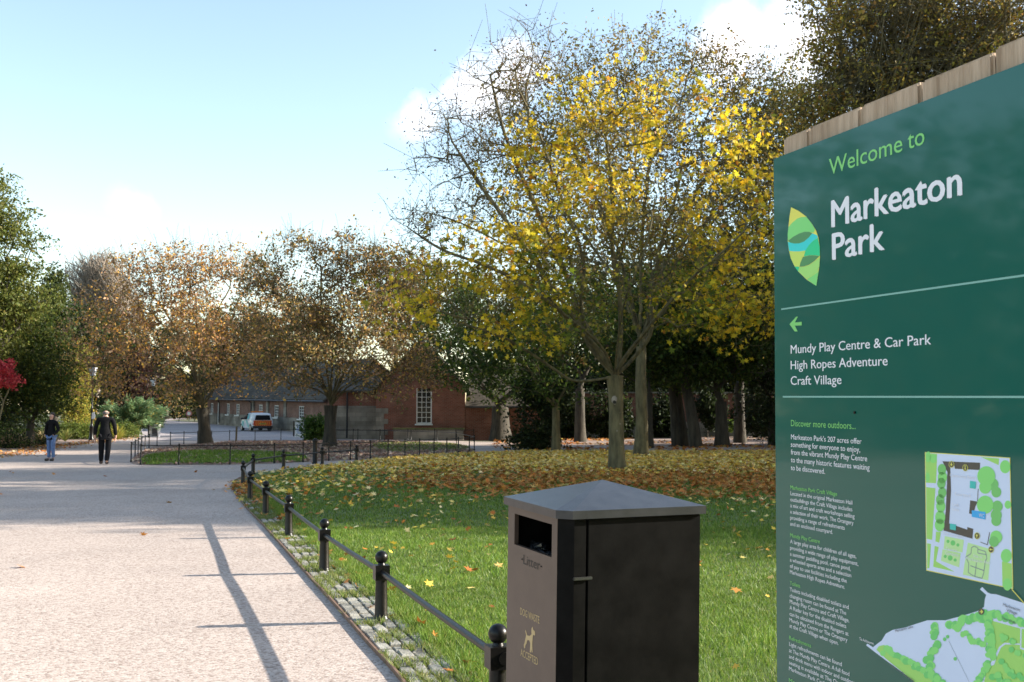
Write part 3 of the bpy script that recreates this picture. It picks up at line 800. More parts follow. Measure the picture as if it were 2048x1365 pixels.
# ---- the two brown-orange park trees on the island
for (bx, by, px0, rows, lab, sd) in (
    (408, 888, 408, [(215, 610, .5, 1.2, 1.6, 1.2), (272, 552, -.5, 1.4, 1.6, 1.3), (320, 520, .5, 1.5, 1.6, 1.2), (395, 530, -.5, 1.6, 1.8, 1.3), (460, 525, .6, 1.5, 1.8, 1.1), (520, 560, 0, 1.5, 1.8, 1.3), (575, 620, 0, 1.3, 1.6, 1.3),
      (165, 665, 0, 1.2, 1.5, 1.1), (240, 640, -1.5, 1.7, 1.6, 1.3), (330, 620, 1.5, 1.8, 1.6, 1.3), (420, 620, -1.8, 1.8, 1.6, 1.2), (500, 655, 1.2, 1.7, 1.6, 1.2), (140, 720, 0, 1.0, 1.2, .7), (215, 720, -1, 1.6, 1.6, 1.0), (300, 710, -2.2, 1.7, 1.4, 1.0), (390, 700, -2.4, 1.6, 1.3, .9), (480, 725, -1.5, 1.6, 1.5, .9), (550, 715, -.5, 1.3, 1.5, 1.0),
      (330, 775, -2, 1.3, 1.2, .5), (510, 775, -1, 1.3, 1.2, .5), (230, 775, -.5, 1.2, 1.4, .6), (450, 765, -2, 1.1, 1.2, .5), (360, 600, 0, 1.8, 1.8, 1.2), (320, 660, .5, 1.8, 1.8, 1.0), (430, 670, .5, 1.8, 1.8, 1.0), (160, 770, 0, .9, 1.0, .5)],
     "brown and orange tree with stout leaning trunk, left of the pair in the fenced island", 51),
    (660, 895, 660, [(530, 560, .5, 1.2, 1.6, 1.2), (590, 510, -.5, 1.3, 1.6, 1.0), (650, 530, .5, 1.4, 1.6, 1.2), (715, 515, -.4, 1.4, 1.6, 1.1), (775, 555, .4, 1.3, 1.6, 1.3), (810, 620, 0, 1.2, 1.5, 1.2),
      (515, 640, 0, 1.2, 1.5, 1.1), (580, 625, -1.5, 1.4, 1.5, 1.1), (655, 625, 1.5, 1.5, 1.5, 1.2), (730, 630, -1.6, 1.5, 1.5, 1.1), (540, 710, -.8, 1.3, 1.4, .9), (610, 710, -2, 1.3, 1.3, .9), (690, 705, -2, 1.4, 1.3, .9), (770, 705, -1, 1.4, 1.5, 1.0), (840, 720, 0, 1.0, 1.2, .8),
      (560, 765, -.5, 1.1, 1.2, .5), (625, 770, -1.6, 1.0, 1.1, .4), (735, 765, -1.5, 1.1, 1.2, .5), (800, 770, -.5, 1.0, 1.2, .6), (855, 765, 0, .7, .9, .5), (650, 590, 0, 1.6, 1.6, 1.1), (660, 670, .4, 1.6, 1.6, 1.0)],
     "brown tree with upright limbs beside the round green bush, right of the island pair", 67)):
    bb = gp(bx, by)
    pal = ORG if sd == 51 else BRN
    make_tree("park_tree", bb, lab, "tree", px_lobes(bb, rows), pal, sd, group="brown park trees on the fenced island",
              trunk=((.05, 0, 0), (-.02, 0, 1.0), (-.12, 0, 1.9)) if sd == 51 else ((0, 0, 0), (0, 0, 1.0), (.03, 0, 2.0)), tr=(.40, .31, .36) if sd == 51 else (.38, .27, .33),
              n_pts=1250, per=22, sigma=(.40, .40, .32), size=.15, twigs=2, r_tip=.005, expo=.36, bark=M_bark, rise=.3, jitter=.4, limbs_n=1, gap=.31, gscale=.75, spikes=1, trunk_bark=M_bark_dark)
# ---------------------------------------------------------------- further trees and shrubs
def base_at(px, Y, z=None): 
    q = at(px, 900, Y); return Vector((q.x, Y, ground_z(Y) if z is None else z))
def btree(name, px, Y, rows, lab, pal, seed, **kw):
    bb = base_at(px, Y)
    th = kw.pop("th", 2.4); lean = kw.pop("lean", 0.0); r = kw.pop("r", .25)
    kw.setdefault("trunk", ((0, 0, 0), (lean * .4, 0, th * .5), (lean, 0, th))); kw.setdefault("tr", (r * 1.25, r, r * .9))
    return make_tree(name, bb, lab, kw.pop("cat", "tree"), px_lobes(bb, rows), pal, seed, **kw)
WOOD = "trees of the wood behind the lawn"
btree("slender_tree", 1112, 47, [(1060, 690, 0, 2.0, 2.2, 1.3), (1140, 640, .5, 2.0, 2.2, 1.6), (990, 740, -.3, 1.8, 1.8, .9), (1100, 760, -.5, 1.4, 1.6, .6), (960, 690, 0, 1.3, 1.6, 1.0)],
      "slender green tree left of the yellow maple, in front of the dark yew bush", GRN, 101, group=WOOD, n_pts=170, per=55, size=.16, r=.17, th=1.9, bark=M_bark, jitter=.35)
btree("spreading_tree", 1000, 66, [(930, 690, 0, 3.0, 3, 2.4), (1010, 640, 0, 3.2, 3, 2.8), (980, 760, -1, 2.4, 2.2, 1.1), (1060, 720, 0, 2.4, 2.4, 1.8)],
      "broad dark green tree with thick trunk at the right end of the brick gable", GRN, 102, group=WOOD, n_pts=200, per=60, size=.2, r=.55, th=2.0, bark=M_bark_dark, jitter=.35)
btree("green_tree", 1300, 52, [(1300, 640, 0, 2.8, 2.6, 2.0), (1240, 700, .4, 2.2, 2.2, 1.4), (1370, 690, 0, 2.2, 2.2, 1.4)],
      "thin grey trunked green tree just left of the three leaning dark trunks", GRN, 103, group=WOOD, n_pts=170, per=55, size=.18, r=.14, th=2.6, bark=M_bark_dark, jitter=.35)
for px, Y, ln, rr, lab in ((1352, 54, -.25, .17, "pale slim trunk, leftmost of the three trunks standing close together under the green canopy"), (1368, 54.5, -.5, .20, "dark leaning trunk in the middle of the three trunks close together under the green canopy"),
                           (1392, 53, -.6, .26, "thick leaning trunk, rightmost of the three trunks close together under the green canopy")):
    btree("canopy_tree", px, Y, [(px - 10, 620, 1, 2.6, 2.6, 2.2), (px + 60, 690, 1, 2.2, 2.2, 1.6), (px - 60, 720, 0, 1.8, 1.8, 1.2)], lab, GRN, 110 + px, group=WOOD,
          n_pts=130, per=75, size=.19, r=rr, lean=ln, th=3.8, bark=M_bark_dark, jitter=.35)
btree("twin_trunk_tree", 1443, 54, [(1440, 600, 0, 3.0, 3.0, 2.6), (1500, 690, 0, 2.4, 2.4, 1.8), (1400, 720, -.5, 1.8, 2.0, 1.2)],
      "dark tree with a forked black trunk in front of the sunlit red garden wall", GRN, 121, group=WOOD, n_pts=170, per=60, size=.2, r=.30, th=2.2, bark=M_bark_dark)
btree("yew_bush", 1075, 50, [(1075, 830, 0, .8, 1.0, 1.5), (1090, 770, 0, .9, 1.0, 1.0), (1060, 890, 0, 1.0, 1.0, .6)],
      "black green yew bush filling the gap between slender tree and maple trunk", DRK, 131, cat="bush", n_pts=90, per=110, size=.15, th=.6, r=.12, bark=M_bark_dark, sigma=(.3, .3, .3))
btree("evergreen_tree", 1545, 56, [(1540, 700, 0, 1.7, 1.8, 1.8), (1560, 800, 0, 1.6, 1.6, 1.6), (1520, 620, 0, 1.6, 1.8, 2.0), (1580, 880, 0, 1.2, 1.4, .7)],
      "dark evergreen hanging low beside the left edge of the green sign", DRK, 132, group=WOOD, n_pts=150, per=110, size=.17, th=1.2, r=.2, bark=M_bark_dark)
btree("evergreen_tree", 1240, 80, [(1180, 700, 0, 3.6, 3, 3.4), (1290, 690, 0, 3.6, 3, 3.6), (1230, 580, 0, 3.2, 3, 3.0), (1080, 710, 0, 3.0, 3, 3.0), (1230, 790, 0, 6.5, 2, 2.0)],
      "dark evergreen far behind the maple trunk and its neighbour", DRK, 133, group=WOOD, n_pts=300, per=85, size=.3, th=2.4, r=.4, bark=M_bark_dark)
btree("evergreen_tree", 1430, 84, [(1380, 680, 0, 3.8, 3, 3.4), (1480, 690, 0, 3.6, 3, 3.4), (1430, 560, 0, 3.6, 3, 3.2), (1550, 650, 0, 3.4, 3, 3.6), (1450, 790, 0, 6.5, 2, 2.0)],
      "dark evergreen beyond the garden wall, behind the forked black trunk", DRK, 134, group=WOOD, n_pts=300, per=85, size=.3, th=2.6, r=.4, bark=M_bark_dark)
btree("bushy_tree", 1160, 62, [(1100, 560, 0, 3.0, 3, 2.8), (1200, 500, 0, 3.0, 3, 2.8), (1300, 450, 0, 3.2, 3, 3.0), (1020, 620, 0, 2.4, 2.6, 1.8), (1150, 680, 0, 2.6, 2.6, 1.8), (1230, 640, 0, 2.2, 2.6, 1.8)],
      "olive green tree whose crown fills in behind the lower left of the yellow maple", OLV, 141, group=WOOD, n_pts=230, per=55, size=.2, th=3.0, r=.28, bark=M_bark_dark)
btree("bushy_tree", 1480, 60, [(1440, 470, 0, 3.0, 3, 3.0), (1520, 400, 0, 3.0, 3, 3.0), (1540, 530, 0, 2.8, 3, 2.6), (1370, 540, 0, 2.6, 3, 2.4)],
      "green and olive tree filling in behind the right side of the yellow maple", GRN + OLV, 142, group=WOOD, n_pts=230, per=55, size=.2, th=3.4, r=.28, bark=M_bark_dark)
btree("autumn_tree", 1580, 58, [(1530, 250, 0, 2.4, 2.6, 2.4), (1590, 190, 0, 2.4, 2.6, 2.4), (1650, 260, 0, 3.0, 3, 3.0), (1590, 360, 0, 3.0, 3, 3.0), (1700, 420, 0, 3.2, 3, 3.2)],
      "olive tree rising between the yellow maple and the tall brown tree above the sign", OLV, 151, n_pts=360, per=60, size=.17, th=5, r=.3, bark=M_bark, sigma=(.5, .5, .42), jitter=.3)
btree("autumn_tree", 1850, 46, [(1700, 70, 0, 2.0, 2.6, 2.0), (1780, -40, 0, 2.6, 3, 2.4), (1880, 20, 0, 2.8, 3, 2.4), (1990, 40, 0, 2.6, 3, 2.6), (1730, 190, 0, 2.6, 2.6, 1.8), (1840, 170, 0, 2.6, 2.8, 2.2), (1960, 190, 0, 2.6, 3, 2.2), (2100, 20, 0, 2.6, 3, 3.0), (1650, 230, 0, 1.6, 2.2, 1.6), (1660, 20, 0, 1.3, 2, 1.6), (1800, 330, 0, 3.4, 3, 2.6)],
      "big brown and olive tree towering over the top of the green sign", [((.30, .22, .05), 4), ((.22, .19, .04), 4), ((.34, .20, .05), 3), ((.50, .39, .07), 2.4)], 152, n_pts=700, per=58, size=.16, th=7, r=.45, bark=M_bark, twigs=2, sigma=(.46, .46, .4), jitter=.3)
# behind the buildings
btree("copper_tree", 790, 98, [(770, 560, 0, 3.0, 3, 3.0), (840, 570, 0, 3.2, 3, 3.0), (800, 640, 0, 3.8, 3, 3.0)], "rusty orange and yellow tree showing above the brick gable roof", 
      [((.28, .14, .03), 3), ((.34, .25, .03), 3), ((.14, .12, .025), 3), ((.22, .09, .03), 2)], 161, n_pts=220, per=55, size=.26, th=4, r=.35, bark=M_bark_dark)
btree("copper_tree", 910, 94, [(900, 590, 0, 3.4, 3, 2.8), (960, 620, 0, 3.2, 3, 3.0), (860, 650, 0, 3.0, 3, 2.4)], "dark olive tree behind the roof slope right of the brick gable", OLV, 162, n_pts=200, per=55, size=.26, th=4, r=.35, bark=M_bark_dark)
for px, Y, s_, lab in ((470, 128, 1.0, "brown tree far behind the low brick range, seen between the two park trees"), (600, 118, .95, "brown tree far behind the roofs, behind the right park tree"), (330, 150, 1.05, "brown tree at the far end of the drive, behind the left park tree"), (400, 165, 1.0, "dark tree closing the far end of the drive")):
    Z = F / Y
    btree("distant_tree", px, Y, [(px - 35, 730, 0, 4.5 * s_, 4, 4.0), (px + 40, 710, 0, 4.5 * s_, 4, 4.2), (px, 665, 0, 4.5 * s_, 4, 3.8), (px - 55, 800, 0, 4.5, 3, 2.6), (px + 45, 800, 0, 4.5, 3, 2.6)], lab, DRK * 2 + OLV + BRN[:2], 170 + px, group="distant trees behind the drive",
          n_pts=230, per=70, size=.32, th=2.5, r=.35, bark=M_bark_dark)
btree("bare_tree", 190, 108, [(165, 550, 0, 2.0, 2.4, 2.4), (215, 545, 0, 2.4, 2.4, 2.6), (180, 630, 0, 2.2, 2.4, 2.6), (240, 620, 0, 2.4, 2.4, 2.6)], "pale leafless tree with fine drooping twigs behind the left park tree", BRN, 181,
      n_pts=420, crown=False, twigs=4, r_tip=.018, th=5, r=.4, bark=M_bark_pale, expo=.40)
# left side
btree("broadleaf_tree", -30, 50, [(-55, 400, 0, 1.5, 2.4, 1.8), (-8, 350, 0, .5, .8, .5), (20, 420, 0, 1.0, 1.5, .55), (-10, 470, 0, 1.3, 1.6, .5), (35, 475, 0, .9, 1.4, .45), (-30, 540, 0, 2.0, 2.2, .8), (30, 530, 0, 1.2, 1.6, .6), (-70, 650, 0, 2.6, 2.6, 1.8), (50, 600, 0, 1.2, 1.6, .8), (0, 610, 0, 1.8, 2, 1.0)], "tall bright green tree cut off by the left edge of the view", 
      [((.13, .15, .03), 4), ((.10, .12, .022), 4), ((.19, .185, .04), 2), ((.065, .08, .016), 2)], 191, n_pts=300, per=130, size=.14, th=3, r=.35, bark=M_bark_dark, sigma=(.36, .36, .2), jitter=.3, droop=.1)
btree("holly_tree", 60, 54, [(0, 635, 0, 1.5, 1.8, 1.2), (60, 650, 0, 1.2, 1.8, 1.0), (35, 730, 0, 2.2, 2.2, 1.6), (95, 735, 0, 1.2, 1.8, 1.4), (10, 790, 0, 2.0, 2.0, 1.0), (90, 800, 0, 1.3, 1.6, .9)], "dark green holly with a yellow green sunlit top behind the walking woman", 
      [((.05, .075, .014), 4), ((.035, .055, .012), 4), ((.10, .12, .02), 2), ((.17, .17, .03), 1)], 192, n_pts=260, per=100, size=.14, th=1.2, r=.2, bark=M_bark_dark, sigma=(.36, .36, .3), jitter=.3)
btree("column_conifer", 107, 78, [(107, 590, 0, .75, .9, 1.4), (110, 670, 0, 1.0, 1.1, 2.2), (110, 760, 0, 1.1, 1.2, 2.4)], "dark green columnar conifer with a rounded tip between the green tree and the bare tree", 
      [((.055, .075, .02), 3), ((.075, .095, .025), 3), ((.04, .055, .015), 2)], 193, n_pts=130, per=130, size=.22, th=2, r=.25, bark=M_bark_dark, sigma=(.22, .22, .45))
btree("hornbeam_shrub", 150, 70, [(150, 715, 0, .9, 1.2, 1.0), (158, 760, 0, .8, 1.1, 1.0), (148, 800, 0, .9, 1.1, 1.0), (155, 835, 0, .8, 1.0, .8)], "yellow green leafy shrub left of the tall lamp post", [((.32, .30, .05), 4), ((.20, .22, .035), 4), ((.44, .34, .05), 2), ((.34, .2, .05), 1)], 194, cat="shrub", n_pts=90, per=100, size=.13, th=.5, r=.08, sigma=(.28, .28, .26))
btree("red_maple", -8, 42, [(-12, 742, 0, .6, .9, .32), (4, 762, 0, .42, .7, .22)], "small crimson maple poking in at the left edge of the view", [((.50, .05, .055), 4), ((.36, .03, .04), 3), ((.6, .13, .11), 1.5)], 195, cat="tree", n_pts=50, per=70, size=.11, th=1.0, r=.05, templ=LEAF5, sigma=(.18, .18, .1))
btree("copper_beech", 240, 104, [(225, 730, 0, 2.4, 2.4, 2.4), (265, 750, 0, 2.4, 2.4, 2.0), (240, 800, 0, 2.6, 2.4, 1.6)], "very dark red brown tree behind the tall lamp post", [((.045, .018, .016), 3), ((.03, .015, .012), 3), ((.08, .03, .02), 1)], 196, n_pts=120, per=80, size=.3, th=1.5, r=.25, bark=M_bark_dark)
for k, (px, Y, py, rx, rz, lab) in enumerate(((20, 62, 850, 2.2, .9, "dark low shrub at the far left behind the leaf strewn verge"), (-60, 58, 840, 2.6, 1.2, "dark rounded shrub at the left edge of the planting bed"))):
    btree("dark_shrub", px, Y, [(px, py, 0, rx, 1.4, rz), (px + 30, py + 10, 0, rx * .7, 1.2, rz * .8)], lab, DRK + GRN[:2], 200 + k, cat="shrub", n_pts=60, per=90, size=.13, th=.3, r=.06, sigma=(.28, .28, .2))
# hedge-like low planting along the verge
hp = [((.11, .15, .025), 4), ((.075, .11, .02), 3), ((.17, .19, .035), 2)]
for k, (px, Y, py, rx, rz, lab) in enumerate(((45, 56, 880, 1.6, .35, "low brown green ground cover left of the walking woman"), (140, 68.5, 862, 1.4, .45, "clipped low green hedge between the woman and the lamp post"), (176, 69.5, 864, .9, .4, "green hedge clump at the foot of the lamp post"), (240, 70, 862, .9, .4, "low green clump just right of the walking man"), (15, 52, 890, 1.4, .3, "dark ground cover at the left end of the verge"))):
    btree("low_hedge", px, Y, [(px - 12, py, 0, rx * .7, .8, rz), (px + 12, py, 0, rx * .7, .8, rz)], lab, hp if k in (1, 2, 3) else DRK + hp[:1] + BRN[:1], 210 + k, cat="hedge", group="low planting along the left verge", n_pts=60, per=110, size=.085, th=.15, r=.03, sigma=(.2, .2, .12))
# thickets added to darken the wood; more growth behind the path on the left
for k, (px, Y, py, rx, rz, lab) in enumerate(((1215, 70, 830, 1.5, 1.4, "added dark thicket left of the trunk behind the maple"), (1325, 71, 835, .9, 1.3, "added dark thicket darkening the gap left of the three close trunks"), (1415, 72, 800, .6, 1.9, "added dark thicket between the three trunks and the forked black trunk"),
        (1515, 70, 815, 1.3, 1.6, "added dark thicket at the right end of the sunlit red wall"), (1130, 71, 835, 1.2, 1.3, "added dark thicket behind the slender tree's trunk"))):
    btree("added_thicket", px, Y, [(px, py, 0, rx, .9, rz), (px + 12, py + 22, 0, rx * .9, .9, rz * .6)], lab, DRK, 240 + k, cat="bush", group="dark undergrowth of the wood", n_pts=70, per=90, size=.2, th=.3, r=.06, sigma=(.26, .26, .3), bark=M_bark_dark)
for k, (px, Y, lab) in enumerate(((225, 125, "dark tree beyond the copper beech"), (545, 128, "dark tree behind the middle of the low brick range"))):
    btree("distant_tree", px, Y, [(px - 30, 710, 0, 4.5, 4, 4.0), (px + 30, 690, 0, 4.5, 4, 4.2), (px, 800, 0, 5.5, 3, 2.8)], lab, DRK * 2 + OLV, 260 + k, group="distant trees behind the drive", n_pts=220, per=70, size=.32, th=2.5, r=.35, bark=M_bark_dark)
for k, (px, Y, py, lab) in enumerate(((210, 172, 800, "dark hedge line closing the far left of the drive"), (330, 178, 805, "dark hedge line straight beyond the drive"), (450, 176, 800, "dark hedge line beyond the low range's far end"))):
    btree("distant_hedge", px, Y, [(px - 35, py, 0, 5, 2.5, 4), (px + 35, py, 0, 5, 2.5, 4), (px, py - 30, 0, 6, 2.5, 4)], lab, DRK * 2 + OLV[:2], 280 + k, cat="hedge", group="dark hedges beyond the drive", n_pts=170, per=80, size=.42, th=.5, r=.2, sigma=(.7, .6, .6), bark=M_bark_dark)
for k, (px, Y, lab) in enumerate(((20, 92, "dark green tree far behind the holly at the left edge"), (150, 96, "dark green tree behind the columnar conifer"))):
    btree("evergreen_tree", px, Y, [(px - 30, 660, 0, 3.0, 2.5, 3.0), (px + 30, 690, 0, 3.0, 2.5, 3.0), (px, 770, 0, 4, 2.5, 3.0)], lab, DRK + GRN, 290 + k, n_pts=200, per=90, size=.25, th=1.5, r=.3, bark=M_bark_dark)
for k, (px, lab) in enumerate(((1180, "dark hedge behind the garden wall, left of the maple trunk"), (1330, "dark hedge behind the garden wall, right of the maple trunk"), (1480, "dark hedge behind the garden wall, beyond the forked black trunk"), (1640, "dark hedge behind the garden wall, hidden mostly by the sign"))):
    btree("dark_hedge", px, 88, [(px - 40, 790, 0, 3, 1.5, 2.6), (px + 40, 790, 0, 3, 1.5, 2.6), (px, 730, 0, 3.6, 1.5, 2.6)], lab, DRK, 310 + k, cat="hedge", group="dark hedges behind the garden wall", n_pts=130, per=80, size=.3, th=.5, r=.1, sigma=(.45, .4, .4), bark=M_bark_dark)
# feathery blue green juniper
jb = base_at(250, 74)
root = empty("juniper_bush", jb, "feathery blue green juniper spreading over the path edge right of the walking man", "bush")
g = np.random.default_rng(301)
trunk_mesh(((0, 0, 0), (.1, 0, .4), (.2, 0, .8)), (.16, .13, .12), M_bark_dark, root, 2, 8)
jp, jd = [], []
for k in range(150):
    az = g.uniform(-.5, 6.0); el = g.uniform(.15, 1.1); ln = g.uniform(1.4, 3.0) * (1.0 if math.cos(az) > -.3 else .85)
    d = np.array([math.cos(az) * math.cos(el), .7 * math.sin(az) * math.cos(el), math.sin(el)])
    for t in np.linspace(.25, 1, 9):
        p = np.array([.2, 0, .7]) + d * ln * t + np.array([0, 0, -.28 * t * t * ln * .6])
        jp.append(p); jd.append(d + np.array([0, 0, -.5 * t]))
jp = np.array(jp); jd = np.array(jd); jd /= np.linalg.norm(jd, axis=1)[:, None]
P = np.repeat(jp, 22, 0); D = np.repeat(jd, 22, 0); n = len(P)
P = P + g.normal(0, .10, (n, 3)); D = D + g.normal(0, .35, (n, 3)); D /= np.linalg.norm(D, axis=1)[:, None]
S = np.cross(D, g.normal(0, 1, (n, 3))); S /= np.linalg.norm(S, axis=1)[:, None]; ll = g.uniform(.15, .34, n)[:, None]
V = np.stack([P - D * ll * .5, P + S * .025, P + D * ll * .5, P - S * .025], 1)
link(bpy.data.objects.new("crown", raw_mesh("crown", V, 4, M_leaf, pick([((.19, .29, .13), 4), ((.13, .22, .095), 4), ((.28, .36, .18), 2), ((.34, .25, .07), .7)], n, g))), root)
# yellow sword-leaved plant behind the man
def spiky(name, loc, n, ln, lab, pal, seed, cat="plant", wd=.05):
    g = np.random.default_rng(seed); az = g.uniform(0, 2 * np.pi, n); el = g.uniform(.5, 1.45, n); L_ = ln * g.uniform(.6, 1, n)
    D = np.stack([np.cos(az) * np.cos(el), np.sin(az) * np.cos(el), np.sin(el)], 1); S = np.stack([-np.sin(az), np.cos(az), 0 * az], 1) * wd / 2
    m_ = D * L_[:, None] * .6; t_ = D * L_[:, None] - np.array([0, 0, 1]) * (L_ * .12)[:, None]
    b0 = np.zeros_like(m_)
    V = np.concatenate([np.stack([b0 - S * .5, b0 + S * .5, m_ + S, m_ - S], 1), np.stack([m_ - S, m_ + S, t_ + S * .1, t_ - S * .1], 1)])
    C = pick(pal, n, g); o = bpy.data.objects.new(name, raw_mesh(name, V, 4, M_leaf, np.concatenate([C, C]))); o.location = loc
    return tag(link(o), lab, cat)
spiky("sword_plant", base_at(236, 68), 110, 1.25, "yellow striped sword leaved plant fanning out behind the walking man", [((.42, .36, .06), 3), ((.25, .27, .04), 2), ((.5, .45, .12), 1)], 5)
spiky("sword_plant", base_at(130, 64), 90, .95, "pale green grassy plant beside the clipped hedge", [((.2, .23, .05), 3), ((.3, .3, .09), 2)], 6)
spiky("grass_clump", base_at(82, 61), 140, .85, "straw coloured grass clump behind the walking woman's shoulder", [((.5, .40, .2), 3), ((.36, .28, .12), 2)], 7, wd=.03)
# round bush on the far edge of the island
btree("round_bush", 626, 66, [(618, 855, 0, .45, .6, .55), (640, 848, 0, .5, .6, .6), (630, 868, 0, .65, .6, .5)], "round bright green bush growing in front of the right park tree beside the white board", [((.06, .12, .02), 4), ((.04, .085, .016), 3), ((.10, .16, .03), 2)], 221, cat="bush", n_pts=80, per=80, size=.12, th=.5, r=.05, sigma=(.16, .16, .14))
for k, (px, Y, py) in enumerate(((1470, 73, 850), (1362, 71, 868))):
    btree("leafy_weed", px, Y, [(px, py, 0, .45, .5, .45)], ("bright green weed at the foot of the sunlit red wall", "bright green weed behind the three close trunks")[k], [((.12, .2, .03), 3), ((.18, .26, .05), 2)], 230 + k, cat="plant", n_pts=20, per=40, size=.14, th=.2, r=.03, sigma=(.15, .15, .12))

# ---- trees just outside the view whose shade falls across the path and lawn, or that the glossy sign mirrors
def shade_tree(px_name, loc, lab, seed, h, r, pal):
    lobes = [(0, 0, h * .62, r * .8, r * .8, h * .30), (r * .4, r * .2, h * .45, r * .6, r * .6, h * .24), (-r * .4, -r * .2, h * .5, r * .6, r * .6, h * .24), (0, r * .3, h * .8, r * .55, r * .55, h * .2)]
    return make_tree(px_name, loc, lab, "tree", lobes, pal, seed, n_pts=230, per=60, size=.26, th=0 if False else None, bark=M_bark_dark) if False else \
        make_tree(px_name, loc, lab, "tree", lobes, pal, seed, trunk=((0, 0, 0), (0, 0, h * .12), (0, 0, h * .24)), tr=(.42, .34, .3), n_pts=240, per=95, size=.27, sigma=(.55, .55, .5), bark=M_bark_dark)
sh = shade_tree("shade_tree", (19, 25, 0), "broad green tree standing right of the sign, outside the picture, shading the lawn", 401, 14, 5.6, GRN + OLV)
shade_rows = [((30, 28, 0), 1.12, 2.1), ((28, 22.8, 0), .95, 1.3), ((38, 23, 0), 1.1, 3.3), ((50, 28, 0), 1.4, .9), ((24, 36, 0), 1.18, 4.0), ((34, 44, 0), 1.35, 1.2), ((41, 34, 0), 1.4, 5.2), ((29, 54, 0), 1.25, .6), ((47, 55, 0), 1.45, 3.1), ((43, 23, 0), 1.15, .2)]
shade_labs = ["green tree beyond the nearest shade tree on the right", "smaller green tree at the sunny end of the right hand trees", "green tree second from the sunny end on the right", "tall green tree behind the right hand trees", "green tree behind the sign on the right side of the lawn", "tall green tree deep in the wood on the right", "tall green tree farthest right of the lawn", "green tree at the right end of the garden wall", "tallest green tree in the right hand wood", "green tree right of the wood's front row"]
for (loc, s_, rz), lab in zip(shade_rows, shade_labs):
    o = copy_tree(sh); o.location = loc; o.scale = (s_,) * 3; o.rotation_euler.z = rz; o["label"] = lab
mir = make_tree("shade_tree", (-41, 33, 0), "broad green tree with low boughs left of the path, mirrored in the sign", "tree", [(0, 0, 9, 4.6, 4.6, 3.6), (2, 1, 5.5, 3.6, 3.6, 3.0), (-2, -1, 5.0, 3.6, 3.6, 3.0), (0, 0, 2.4, 5.0, 5.0, 2.2)], GRN + OLV, 402, n_pts=280, per=70, size=.27, sigma=(.55, .55, .5), bark=M_bark_dark, tr=(.4, .32, .28))
for loc, s_, rz, lab in (((16, -9, 0), 1.15, .7, "green tree behind the camera on the right"), ((24, -5, 0), 1.3, 2.7, "tall green tree behind the camera, farther right"), ((11, -16, 0), 1.1, 1.7, "green tree behind the camera"), ((-38, 27, 0), 1.05, 1.0, "green tree across the path on the left, mirrored in the sign"), ((-50, 22, 0), 1.2, 2.0, "tall green tree left of the path beyond the view"), ((-46, 40, 0), 1.3, 3.3, "tall green tree behind the planting bed on the left"),
                         ((-34, 47, 0), .8, 4.1, "smaller green tree left of the tall bright green tree"), ((-60, 32, 0), 1.3, 5.0, "green tree farthest left of the path")):
    o = copy_tree(mir); o.location = loc; o.scale = (s_,) * 3; o.rotation_euler.z = rz; o["label"] = lab
for loc, s_, rz, lab in (((24, 49, 0), .62, .3, "added low boughed tree hidden behind the sign, shading the wood, nearest the lawn"), ((27.5, 57, 0), .7, 1.4, "added low boughed tree hidden behind the sign, shading the middle of the wood"), ((31, 66, 0), .75, 2.5, "added low boughed tree hidden behind the sign, shading the wood near the garden wall"),  # low boughed ones are added, unseen, to keep low sun off the wood
                         ((36, 52, 0), .9, 3.6, "added low boughed tree deep in the right hand wood, shading its trunks"), ((22, 92, 0), 1.1, 4.7, "broad tree beyond the right part of the garden wall"), ((36, 94, 0), 1.2, 5.8, "broad tree beyond the far right end of the garden wall"), ((52, 84, 0), 1.3, .9, "broad tree past the right end of the garden wall")):
    o = copy_tree(mir); o.location = loc; o.scale = (s_,) * 3; o.rotation_euler.z = rz; o["label"] = lab

# ---------------------------------------------------------------- buildings
def brick_mat(name, c1, c2, mortar, stain=.35):
    m, nt, N, L, b = new_mat(name)
    tc = N.new("ShaderNodeTexCoord"); sp = N.new("ShaderNodeSeparateXYZ"); cb = N.new("ShaderNodeCombineXYZ")
    L.new(tc.outputs["Object"], sp.inputs[0]); L.new(sp.outputs[0], cb.inputs[0]); L.new(sp.outputs[2], cb.inputs[1])
    br = N.new("ShaderNodeTexBrick"); br.inputs["Scale"].default_value = 1.0; br.inputs["Brick Width"].default_value = .235; br.inputs["Row Height"].default_value = .08
    br.inputs["Mortar Size"].default_value = .008; br.inputs["Color1"].default_value = (*c1, 1); br.inputs["Color2"].default_value = (*c2, 1); br.inputs["Mortar"].default_value = (*mortar, 1)
    L.new(cb.outputs[0], br.inputs["Vector"])
    no = N.new("ShaderNodeTexNoise"); no.inputs["Scale"].default_value = .9; no.inputs["Detail"].default_value = 6; L.new(tc.outputs["Object"], no.inputs["Vector"])
    mr = N.new("ShaderNodeMapRange"); mr.inputs[1].default_value = .3; mr.inputs[2].default_value = .7; mr.inputs[3].default_value = 1 - stain; mr.inputs[4].default_value = 1.15; L.new(no.outputs["Fac"], mr.inputs[0])
    mx = N.new("ShaderNodeMix"); mx.data_type = 'RGBA'; mx.blend_type = 'MULTIPLY'; mx.inputs[0].default_value = 1
    L.new(br.outputs["Color"], mx.inputs[6]); L.new(mr.outputs[0], mx.inputs[7]); L.new(mx.outputs[2], b.inputs["Base Color"])
    b.inputs["Roughness"].default_value = .9; b.inputs["Specular IOR Level"].default_value = .12
    return m
M_brick = brick_mat("red_brick", (.20, .072, .045), (.26, .10, .065), (.24, .19, .15))
M_brick_dull = brick_mat("brown_brick", (.21, .10, .07), (.27, .145, .10), (.26, .22, .18))
M_stone = brick_mat("grey_stone", (.24, .215, .17), (.34, .31, .25), (.2, .18, .14), .55)
